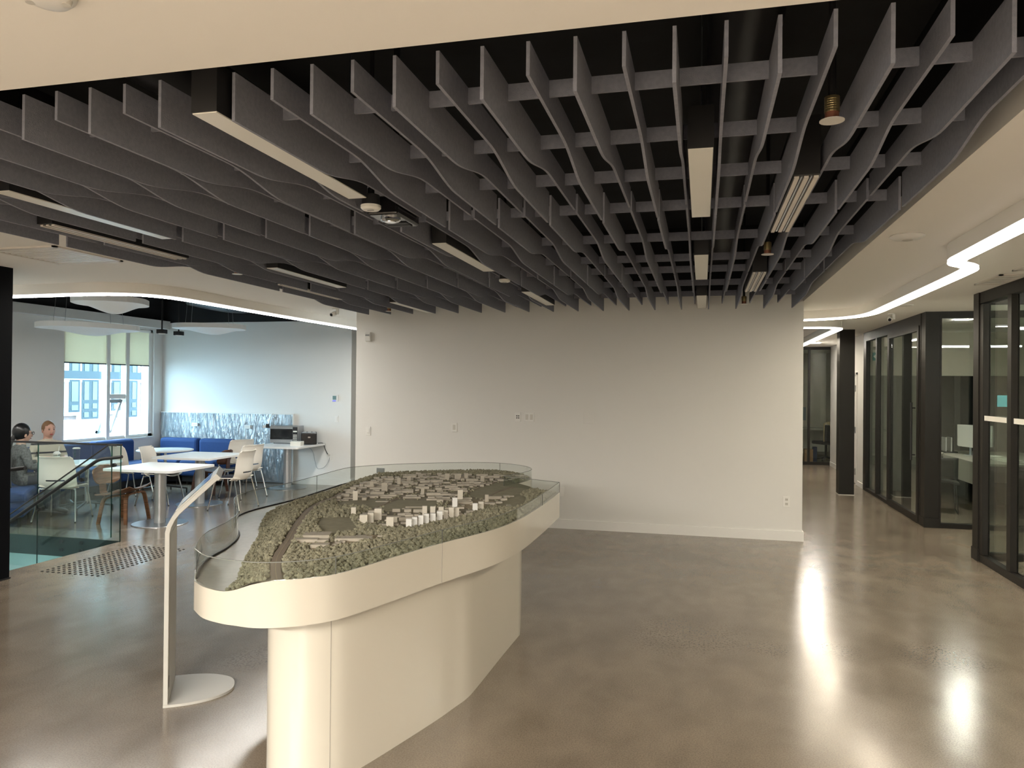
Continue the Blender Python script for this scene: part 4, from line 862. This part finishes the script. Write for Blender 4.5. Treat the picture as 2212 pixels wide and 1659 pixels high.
# white shell chair, facing local +y
def shell_chair(label, x, y, rz, group):
    t = thing('shell_chair', label, 'chair', (x, y, 0), rz, group)
    prof = [(-.165, .425), (-.205, .45), (-.225, .50), (-.232, .57), (-.236, .65), (-.245, .73), (-.268, .805), (-.285, .835)]
    def fn(u, v):
        s_ = v*(len(prof)-1); i = min(int(s_), len(prof)-2); f_ = s_-i; y_ = prof[i][0]*(1-f_)+prof[i+1][0]*f_; z_ = prof[i][1]*(1-f_)+prof[i+1][1]*f_
        q = 2*u-1; w_ = .225+.012*math.sin(v*PI)-(.03 if v > .92 and abs(q) > .9 else 0)-.02*v
        return (q*w_, y_+.095*q*q*(1-.45*v), z_)
    b_ = MB().grid(20, 22, fn, lambda u, v: .27 < u < .73 and .30 < v < .38).build('backrest', 'chair_shell', t, True, smooth=True)
    sd = b_.modifiers.new('s', 'SOLIDIFY'); sd.thickness = .009; b_.modifiers.move(len(b_.modifiers)-1, 0)
    def fs(u, v):
        q = 2*u-1; w_ = .225-.02*(v > .9)*abs(q); y_ = -.18+.41*v; return (q*w_, y_, .432+.018*q*q+(-.03*max(0, v-.8)/.2)*.6+.01*(1-v))
    s_ = MB().grid(14, 12, fs).build('seat', 'chair_shell', t, True, smooth=True); sd = s_.modifiers.new('s', 'SOLIDIFY'); sd.thickness = .01; s_.modifiers.move(len(s_.modifiers)-1, 0)
    p_ = MB().grid(14, 12, lambda u, v: ((2*u-1)*.19*(1-.12*(2*v-1)**2), -.15+.35*v, .448+.022*(1-(2*u-1)**4)*(1-(2*v-1)**4))).build('seat_pad', 'chair_pad', t, True, smooth=True); sd = p_.modifiers.new('s', 'SOLIDIFY'); sd.thickness = .012; p_.modifiers.move(len(p_.modifiers)-1, 0)
    for sx in (-1, 1):
        for yy, y2 in ((.15, .235), (-.15, -.245)):
            l_ = MB().tube(catmull([(sx*.10, yy*.8, .415), (sx*.20, yy, .412), (sx*.222, yy*1.05, .39), (sx*.262, y2, .012)], 4), .0095, 8).build('leg', 'chrome', t, True, smooth=True); MB().tube([(sx*.262, y2, .014), (sx*.262, y2, 0)], .012, 8).build('foot_cap', 'black', l_, True)
    return t
CG = 'white shell chairs in the lounge'
c0 = shell_chair('cream shell chair with a hand slot, its back to the glass guard', -7.98, 8.06, .34, CG)
dup(c0, (-6.47, 9.50, 0), PI/2+.06, 'white shell chair on the white wall side of the middle cafe table', CG)
dup(c0, (-6.98, 10.50, 0), PI/2-.25, 'white shell chair behind the far corner of the middle cafe table', CG)
dup(c0, (-7.78, 11.48, 0), PI/2-.5, 'white shell chair at the end of the blue sofas beside the wrapped panel', CG)
dup(c0, (-7.76, 9.60, 0), -PI/2+.25, 'cream shell chair tucked under the window side of the middle cafe table', CG)
dup(c0, (-8.42, 9.75, 0), -.35, 'white shell chair between the round table and the window sofas', CG)
# bent plywood lounge chair, facing local +y
def ply_chair(label, x, y, rz, m, m2, group):
    t = thing('plywood_chair', label, 'chair', (x, y, 0), rz, group)
    def sfn(u, v):
        q = 2*u-1; e = math.sqrt(max(0, 1-.25*(2*v-1)**4)); return (q*.27*e, -.22+.46*v, .355+.075*v+.045*q*q*(.3+.7*v)-.05*math.sin(v*PI)*.6)
    s_ = MB().grid(16, 14, sfn).build('seat', m, t, True, smooth=True); sd = s_.modifiers.new('s', 'SOLIDIFY'); sd.thickness = .012; s_.modifiers.move(len(s_.modifiers)-1, 0)
    def bfn(u, v):
        q = 2*u-1; e = (1-abs(2*v-1)**3.2)**.32 if abs(2*v-1) < 1 else 0; return (q*(.27*max(e, .35)), -.25-.07*v+.065*q*q, .47+.24*v)
    b_ = MB().grid(18, 12, bfn).build('backrest', m2, t, True, smooth=True); sd = b_.modifiers.new('s', 'SOLIDIFY'); sd.thickness = .012; b_.modifiers.move(len(b_.modifiers)-1, 0)
    MB().add([(x_, y_, z_) for x_ in (-.06, .06) for y_, z_ in ((.10, .35), (.10, .338), (-.20, .30), (-.27, .36), (-.285, .58), (-.273, .58), (-.255, .37), (-.19, .318))], [(0, 1, 2, 3, 4, 5, 6, 7), (15, 14, 13, 12, 11, 10, 9, 8)]+[(i, (i+1) % 8, 8+(i+1) % 8, 8+i) for i in range(8)]).build('spine', m, t, True)
    for yy, zt, w in ((.17, .365, .055), (-.13, .31, .055)):
        for sx in (-1, 1):
            k = catmull([(.03, zt), (.13, zt+.002), (.19, zt-.03), (.215, zt-.12), (.255, 0)], 4); n = len(k); o_ = []
            for (a, z_) in k: o_.append((sx*a, z_))
            v = []; sg = .35 if yy > 0 else -.28
            for i, (a, z_) in enumerate(o_):
                d = Vector((o_[min(i+1, n-1)][0]-o_[max(i-1, 0)][0], o_[min(i+1, n-1)][1]-o_[max(i-1, 0)][1])).normalized(); nn = Vector((-d.y, d.x))*.010; yo = yy+sg*(zt-z_)*.30; hw = w*(.5-.12*i/n)
                for s2, t2 in ((1, -1), (1, 1), (-1, 1), (-1, -1)): v.append((a+nn.x*s2, yo+hw*t2, max(0, z_+nn.y*s2)))
            MB().add(v, [(i*4+q, i*4+(q+1) % 4, (i+1)*4+(q+1) % 4, (i+1)*4+q) for i in range(n-1) for q in range(4)]+[(3, 2, 1, 0), tuple((n-1)*4+q for q in range(4))]).build('leg', m, t, True)
    return t
PG = 'bent plywood lounge chairs'
ply_chair('light walnut bent plywood lounge chair at the cafe table near the stair glass', -7.20, 8.20, -PI/2+.15, 'wood', 'wood', PG)
ply_chair('dark bent plywood lounge chair behind the middle cafe table', -7.72, 10.74, PI/2+.2, 'wood_dark', 'wood_dark', PG)
# blue banquette modules
def sofa(label, x, y, rz, w, back_h=.80, seat_m='blue_fabric', d=.72, group='blue lounge sofa modules'):
    t = thing('sofa_module', label, 'sofa', (x, y, 0), rz, group)
    MB().box(-w/2+.005, w/2-.005, -.02, d-.22, .16, .435).build('seat', seat_m, t, True, bevel=.05, seg=3); MB().box(-w/2+.005, w/2-.005, -.22, -.03, .16, back_h).build('backrest', 'blue_fabric', t, True, bevel=.06, seg=3)
    MB().box(-w/2+.04, w/2-.04, -.18, d-.28, .06, .165).build('plinth', 'black', t, True)
    for sx in (-1, 1):
        for yy in (-.12, d-.34): MB().tube([(sx*(w/2-.1), yy, .07), (sx*(w/2-.1), yy, 0)], .018, 8).build('foot', 'black', t, True)
    return t
sofa('blue upholstered sofa module against the wrapped panel, at the window corner', -9.30, 11.91, PI, .82, .78)
sofa('blue upholstered sofa module against the wrapped panel, beside the white chair', -8.52, 11.91, PI, .72, .78)
sofa('blue upholstered sofa module under the window next to the corner', -9.62, 10.83, -PI/2, .92, .80)
sofa('blue upholstered sofa module under the middle of the window', -9.62, 9.87, -PI/2, .96, .80)
sofa('blue upholstered sofa module along the blank wall where the striped sweater sits', -9.62, 8.88, -PI/2, .96, .80)
t = thing('blue_ottoman', 'bright blue bench seat beside the black column under the person in grey', 'bench', (-8.40, 7.63, 0), -.9)
MB().box(-.40, .40, -.26, .26, .30, .43).build('cushion', 'blue_fabric', t, True, bevel=.05, seg=3); MB().box(-.37, .37, -.23, .23, .12, .31).build('body', 'blue_fabric', t, True, bevel=.02)
for sx in (-.32, .32):
    for sy in (-.18, .18): MB().tube([(sx, sy, .13), (sx, sy, 0)], .02, 8).build('foot', 'black', t, True)
# wrapped acoustic panel on the back wall
t = thing('wall_panel', 'blue-grey wall panel wrapped in creased clear plastic', 'wall panel', (-8.48, YB, 0)); MB().box(-9.86, -7.105, YB-.045, YB+.001, .01, 1.235).build('panel', 'panel_grey', t)
def ffn(u, v):
    x = -9.85+2.745*u; z = .03+1.205*v
    return (x, YB-.055-.010*math.sin(x*31+5*v+2*math.sin(x*7))*math.sin(z*3+x*2)-.006*math.sin(x*77+z*13), z)
MB().grid(150, 26, ffn).build('plastic_sheet', 'film', t, smooth=True); MB().box(-9.86, -7.10, YB-.05, YB, 1.235, 1.25).build('top_trim', 'white_trim', t); MB().box(-7.105, -7.09, YB-.05, YB, .01, 1.25).build('end_trim', 'white_trim', t)
for x, z in ((-9.1, 1.02), (-8.0, 1.0)): c_ = MB().box(x-.06, x+.06, YB-.078, YB-.045, z-.03, z+.03).build('socket', 'plastic', t); MB().box(x-.04, x+.04, YB-.080, YB-.077, z-.012, z+.012).build('socket_face', 'plastic_dim', c_)
t = plate('thermostat', 'square thermostat with a glowing blue base on the lounge wall', 'thermostat', -6.29, 1.542, .115, .115, YB, .02); MB().box(-6.335, -6.265, YB-.024, YB-.019, 1.512, 1.582).build('screen', 'thermo_screen', t); MB().box(-6.335, -6.275, YB-.026, YB-.018, 1.487, 1.500).build('glow_bar', 'thermo_glow', t)
t = plate('light_switch', 'white paddle switch below the thermostat on the lounge wall', 'switch', -6.266, 1.174, .075, .118, YB); MB().box(-6.284, -6.248, YB-.013, YB-.007, 1.14, 1.208).build('paddle', 'plastic', t)
t = plate('wall_outlet', 'white outlet low on the lounge wall with two cords plugged in', 'outlet', -6.39, .51, .078, .12, YB); MB().cbox((-6.40, YB-.02, .535), (.03, .03, .025)).build('socket_insert', 'plastic_dim', t)
# microwave, toaster, napkins, hanging plug
t = thing('microwave', 'stainless microwave oven with a dark door on the cafe table', 'microwave', (-7.11, 12.03, .74), .15)
MB().tube(catmull([(-6.95, 12.13, .78), (-6.90, 12.20, .72), (-6.72, 12.195, .60), (-6.66, 12.18, .42), (-6.56, 12.1, .30), (-6.46, 12.14, .32), (-6.40, 12.19, .42), (-6.39, 12.205, .49)], 5), .005, 6).build('power_cord', 'satin', t)
MB().box(-.255, .255, -.17, .09, .012, .31).build('body', 'steel', t, True, bevel=.006); MB().box(-.25, .25, -.178, -.168, .012, .298).build('front', 'steel', t, True)
d_ = MB().box(-.245, .155, -.184, -.176, .075, .258).build('door', 'black_gloss', t, True); MB().box(-.20, .10, -.186, -.183, .10, .235).build('door_window', 'screen', d_, True)
p_ = MB().box(.16, .245, -.184, -.176, .03, .292).build('control_panel', 'black', t, True)
for r_ in range(4):
    for q in range(3): MB().box(.170+.024*q, .188+.024*q, -.187, -.1835, .06+.028*r_, .078+.028*r_).build('button', 'plastic_dim', p_, True)
MB().box(.168, .238, -.187, -.1835, .205, .228).build('display', 'paper', p_, True)
for sx in (-.2, .2): MB().tube([(sx, -.12, .014), (sx, -.12, 0)], .014, 8).build('foot', 'black', t, True)
t = thing('toaster', 'black and steel toaster beside the microwave', 'toaster', (-6.63, 11.92, .74), .5)
MB().tube(catmull([(-6.53, 12.05, .75), (-6.50, 12.17, .74), (-6.47, 12.195, .64), (-6.43, 12.20, .56), (-6.40, 12.205, .535)], 5), .007, 6).build('power_cord', 'black', t)
MB().box(-.13, .12, -.16, .14, .008, .21).build('shell', 'satin', t, True, bevel=.03, seg=3); MB().box(-.138, .128, -.175, -.145, .006, .205).build('end_panel', 'black_gloss', t, True, bevel=.02); MB().box(-.132, .124, .13, .15, .006, .207).build('end_panel', 'black', t, True, bevel=.012)
for q in (-.05, .03): MB().box(q, q+.025, -.10, .10, .207, .2125).build('slot', 'black', t, True)
MB().box(-.02, .02, -.184, -.172, .12, .14).build('lever', 'chrome', t, True)
for i in range(6): one('napkin_stack', 'flat white packet in the small pile in front of the toaster', 'napkins', MB().cbox((-6.64+.003*(i % 2), 11.53, .740+.006+.0125*i), (.18, .15, .0118), .12+.02*(i % 3)), 'paper', 'white packets piled on the microwave table')
t = thing('hanging_plug', 'white cable with a black adapter plug hanging over the wrapped panel', 'plug', (-7.55, YB-.05, 1.05)); MB().tube(catmull([(-7.50, YB-.05, 1.25), (-7.51, YB-.075, 1.22), (-7.54, YB-.08, 1.14), (-7.56, YB-.09, 1.06)], 5), .006, 6).build('cable', 'plastic', t); MB().cbox((-7.57, YB-.10, 1.03), (.05, .05, .07), .3).build('adapter', 'black', t); MB().cbox((-7.625, YB-.10, 1.015), (.06, .04, .05), .4).build('plug', 'plastic', t)
# drinks
t = thing('iced_drink', 'clear plastic cup of pale iced drink with dome lid and straw', 'cup', (-8.53, 8.50, .67)); MB().lathe([(.032, 0), (.044, .12)], (-8.53, 8.50, .67), 20).build('cup', 'cup_glass', t, smooth=True); MB().lathe([(.030, .004), (.041, .10)], (-8.53, 8.50, .67), 20).build('drink', 'ice_tea', t, smooth=True); MB().lathe([(.047, .12), (.047, .128), (.036, .15), (.018, .158)], (-8.53, 8.50, .67), 20).build('lid', 'plastic', t, smooth=True); MB().tube([(-8.53, 8.50, .70), (-8.50, 8.51, .90)], .005, 6).build('straw', 'plastic', t)
t = thing('tumbler', 'tall clear tumbler with a small dark green mark', 'cup', (-8.20, 8.49, .67)); MB().lathe([(.034, 0), (.045, .20), (.045, .205)], (-8.20, 8.49, .67), 20).build('cup', 'cup_glass', t, smooth=True); MB().lathe([(.047, .205), (.047, .215), (.03, .222)], (-8.20, 8.49, .67), 20).build('lid', 'plastic', t, smooth=True)
for q in range(3): MB().add([(-8.197, 8.444, .76+.035*q), (-8.172, 8.452, .775+.035*q), (-8.183, 8.448, .79+.035*q), (-8.19, 8.446, .775+.035*q)], [(0, 1, 2, 3)]).build('mark', 'cup_mark', t)

# ================================================================== LOUNGE CEILING PIECES
def cloud(label, x, y, z, rx, ry, bulge, rz):
    t = thing('acoustic_cloud', label, 'acoustic panel', (x, y, z), rz, 'sculpted white ceiling clouds')
    n = 40; ring = []
    for k in range(n): a = 2*PI*k/n; q = (abs(math.cos(a))**2.6+abs(math.sin(a))**2.6)**(-1/2.6); ring.append((rx*q*math.cos(a), ry*q*math.sin(a)))
    MB().prism(ring, -.035, .035, False).build('rim', 'cloud', t, True)
    v = []; R = 10
    for j in range(R+1):
        f_ = 1-j/R
        for k in range(n): v.append((ring[k][0]*f_+.12*rx*(1-f_), ring[k][1]*f_, -.035-bulge*math.exp(-((f_)/.58)**2)*(1-f_**4)))
    MB().add(v, [(j*n+k, j*n+(k+1) % n, (j+1)*n+(k+1) % n, (j+1)*n+k) for j in range(R) for k in range(n)]).build('sculpted_face', 'cloud', t, True, smooth=True)
    MB().add([(a, b_, .03) for a, b_ in ring], [tuple(range(n))]).build('back', 'cloud', t, True)
    for a, b_ in ((.3, .2), (-.3, .2), (.3, -.2), (-.3, -.2)): MB().tube([(a*rx*2, b_*ry*2, .03), (a*rx*1.6, b_*ry*1.6, 3.7-z)], .003, 5).build('cable', 'steel', t, True)
cloud('white sculpted ceiling cloud hanging lowest in front of the roller blind', -8.60, 9.10, 2.575, .66, .50, .09, 1.15)
cloud('white sculpted ceiling cloud with the deepest bulge right behind the curved strip', -7.44, 8.23, 2.82, .44, .44, .125, .5)
cloud('white sculpted ceiling cloud in front of the lounge back wall', -7.72, 10.65, 2.69, .55, .42, .09, .4)
for x, y, lab in ((-8.54, 10.55, 'black box pendant on a rod near the window corner'), (-8.55, 10.97, 'black box pendant on a rod beside the far ceiling cloud')):
    t = thing('spot_pendant', lab, 'pendant light', (x, y, 2.58), 0, 'black box pendants'); MB().tube([(x, y, 2.64), (x, y, 3.7)], .012, 8).build('rod', 'black', t); MB().box(x-.065, x+.065, y-.05, y+.05, 2.585, 2.65).build('box', 'black', t); MB().lathe([(.05, 0), (.055, .012)], (x, y, 2.574), 16).build('lens', 'lens_off', t)
sprinkler(-7.9, 7.35, 2.90, 'pendent sprinkler head under the black deck above the stair')
for x0, y0, x1, y1, lab in ((-7.2, 8.8, -6.2, 11.2, 'black flexible duct under the lounge deck'), (-8.9, 11.7, -6.1, 11.75, 'black flexible duct crossing near the lounge back wall')):
    pth = catmull([(x0, y0, 3.3), ((x0*2+x1)/3, (y0*2+y1)/3, 3.15), ((x0+2*x1)/3, (y0+2*y1)/3, 3.22), (x1, y1, 3.3)], 10); mb = MB()
    mb.tube(pth, .13, 14); o_ = mb.build('flex_duct', 'duct', smooth=False); tag(o_, lab, 'duct', 'flexible ducts')

# ================================================================== PEOPLE
def body(name, label, x, y, rz, bones, radii, mats, classify, seatz):
    me = bpy.data.meshes.new(name); names = list(bones); co = [bones[n][0] for n in names]
    ed = [(names.index(bones[n][1]), i) for i, n in enumerate(names) if bones[n][1]]
    me.from_pydata(co, ed, []); o = bpy.data.objects.new(name, me); COL.objects.link(o)
    o.modifiers.new('skin', 'SKIN'); ss = o.modifiers.new('sub', 'SUBSURF'); ss.levels = 2; ss.render_levels = 2
    lay = me.skin_vertices[0] if me.skin_vertices else None
    if lay is None:
        bm = bmesh.new(); bm.from_mesh(me); bm.verts.layers.skin.verify(); bm.to_mesh(me); bm.free(); lay = me.skin_vertices[0]
    for i, n in enumerate(names):
        r = radii[n]; lay.data[i].radius = r if isinstance(r, tuple) else (r, r); lay.data[i].use_root = (i == 0)
    bpy.context.view_layer.update(); dg = bpy.context.evaluated_depsgraph_get(); em = bpy.data.meshes.new_from_object(o.evaluated_get(dg)); bpy.data.objects.remove(o)
    em.name = name
    for m_ in mats: em.materials.append(MATS[m_])
    for p in em.polygons: p.use_smooth = True; p.material_index = classify(p.center)
    o = bpy.data.objects.new(name, em); COL.objects.link(o); o.location = (x, y, 0); o.rotation_euler = (0, 0, rz)
    return tag(o, label, 'person')
def person(label, x, y, rz, seatz, mats, headturn, lean=0.0, arms='table'):
    s = seatz; hx, hy, hz = .02*headturn, .06+lean, s+.665
    J = {'pelvis': ((0, 0, s+.09), None), 'waist': ((0, .02+lean*.3, s+.22), 'pelvis'), 'chest': ((0, .03+lean*.7, s+.40), 'waist'), 'neck': ((0, .035+lean, s+.515), 'chest'), 'jaw': ((hx*.6, hy-.02, s+.575), 'neck'), 'head': ((hx, hy, hz), 'jaw'), 'crown': ((hx, hy-.01, hz+.055), 'head')}
    R_ = {'pelvis': (.155, .115), 'waist': (.130, .10), 'chest': (.155, .105), 'neck': .055, 'jaw': .062, 'head': (.075, .085), 'crown': (.062, .072)}
    for sd, n in ((-1, 'l'), (1, 'r')):
        el = (sd*.235, .06+lean*.5, s+.235); ha = (sd*.12, .30+lean, s+.275) if arms == 'table' else (sd*.14, .26, s+.16)
        J['sh'+n] = ((sd*.165, .02+lean*.8, s+.445), 'chest'); J['el'+n] = (el, 'sh'+n); J['wr'+n] = (ha, 'el'+n); J['ha'+n] = ((ha[0]-sd*.03, ha[1]+.075, ha[2]), 'wr'+n)
        R_['sh'+n] = .068; R_['el'+n] = .050; R_['wr'+n] = .033; R_['ha'+n] = (.036, .020)
        for fi in range(4):
            J['f%d%s' % (fi, n)] = ((ha[0]-sd*.03+(fi-1.5)*.020, ha[1]+.125-.008*abs(fi-1.5), ha[2]-.008), 'ha'+n); J['t%d%s' % (fi, n)] = ((ha[0]-sd*.03+(fi-1.5)*.021, ha[1]+.155-.01*abs(fi-1.5), ha[2]-.022), 'f%d%s' % (fi, n)); R_['f%d%s' % (fi, n)] = .0085; R_['t%d%s' % (fi, n)] = .007
        J['th'+n] = ((ha[0]-sd*.075, ha[1]+.075, ha[2]), 'ha'+n); R_['th'+n] = .009
        J['hip'+n] = ((sd*.09, .06, s+.075), 'pelvis'); J['kn'+n] = ((sd*.12, .46, s+.07), 'hip'+n); J['an'+n] = ((sd*.12, .44, .09), 'kn'+n); J['to'+n] = ((sd*.13, .60, .035), 'an'+n)
        R_['hip'+n] = .085; R_['kn'+n] = .060; R_['an'+n] = .040; R_['to'+n] = .032
    def cl(c):
        if c.z > s+.53: return 0
        if c.y > .27+lean and c.z > s+.13 and arms == 'table' and c.z > s+.2: return 0
        if c.z < .10: return 3
        if c.z < s+.13 and (c.y > .1 or c.z < s): return 2
        return 1
    o = body('person', label, x, y, rz, J, R_, mats, cl, s)
    return o, Vector((hx, hy, hz))
def sph(c, rx, ry, rz_, seg=18, cond=None, grow=1.0):
    mb = MB(); nu, nv = seg, seg//2
    mb.grid(nu, nv, lambda u, v: (c[0]+rx*grow*math.cos(2*PI*u)*math.sin(PI*v), c[1]+ry*grow*math.sin(2*PI*u)*math.sin(PI*v), c[2]+rz_*grow*math.cos(PI*v)), cond)
    return mb
# the person facing us in the striped sweater
o, hd_ = person('person in a cream striped sweater sitting on the blue sofa facing the room', -9.22, 8.98, -1.95, .425, ('skin', 'sweater', 'trousers', 'black'), 0, .05)
sph(hd_+Vector((0, .005, -.005)), .078, .094, .118).build('face', 'skin', o, True, smooth=True)
sph(hd_+Vector((0, -.015, .02)), .086, .10, .112, 20, lambda u, v: v > .42 and .08 < u < .42).build('hair', 'hair_red', o, True, smooth=True)
sph(hd_+Vector((0, .10, -.028)), .013, .018, .022, 10).build('nose', 'skin', o, True, smooth=True)
for sx in (-1, 1):
    sph(hd_+Vector((sx*.031, .088, .004)), .013, .010, .007, 10).build('eye', 'hair_black', o, True, smooth=True); sph(hd_+Vector((sx*.080, -.005, -.02)), .010, .018, .028, 10).build('ear', 'skin', o, True, smooth=True)
    sph(hd_+Vector((sx*.031, .089, .024)), .018, .008, .004, 8).build('eyebrow', 'hair_red', o, True, smooth=True)
sph(hd_+Vector((0, .086, -.066)), .024, .011, .009, 10).build('mouth', 'lips', o, True, smooth=True)
# the person with black hair, turned away
o, hd_ = person('person with tied black hair and glasses in a grey jacket seen from behind', -8.58, 7.90, -.35, .435, ('skin2', 'jacket', 'trousers', 'black'), 0, .03)
sph(hd_+Vector((0, .005, -.005)), .078, .094, .118).build('face', 'skin2', o, True, smooth=True)
sph(hd_+Vector((0, -.02, .022)), .092, .108, .118, 22, lambda u, v: v > .45 and .10 < u < .40).build('hair', 'hair_black', o, True, smooth=True)
MB().tube(catmull([(hd_.x, hd_.y-.10, hd_.z-.03), (hd_.x, hd_.y-.135, hd_.z-.09), (hd_.x-.02, hd_.y-.14, hd_.z-.17), (hd_.x-.03, hd_.y-.15, hd_.z-.26)], 5), .032, 10, .012).build('ponytail', 'hair_black', o, True, smooth=True)
for sx in (-1, 1):
    sph(hd_+Vector((sx*.080, -.005, -.02)), .010, .018, .028, 10).build('ear', 'skin2', o, True, smooth=True); sph(hd_+Vector((sx*.031, .088, .004)), .013, .010, .007, 10).build('eye', 'hair_black', o, True, smooth=True)
sph(hd_+Vector((0, .10, -.028)), .013, .018, .022, 10).build('nose', 'skin2', o, True, smooth=True); sph(hd_+Vector((0, .086, -.066)), .022, .011, .008, 10).build('mouth', 'lips', o, True, smooth=True)
gl = MB()
for sx in (-1, 1): gl.tube([(hd_.x+sx*.034+.026*math.cos(a), hd_.y+.108, hd_.z+.004+.020*math.sin(a)) for a in np.linspace(0, 2*PI, 13)], .003, 5); gl.tube([(hd_.x+sx*.06, hd_.y+.108, hd_.z+.01), (hd_.x+sx*.084, hd_.y, hd_.z+.008)], .0025, 5)
gl.build('glasses', 'black', o, True)
MB().grid(10, 10, lambda u, v: (-.19+.38*u, -.135+.03*math.sin(u*PI)*-1.2, .42+.50*v)).build('coat_back', 'jacket_shell', o, True, smooth=True).modifiers.new('s', 'SOLIDIFY').thickness = .02
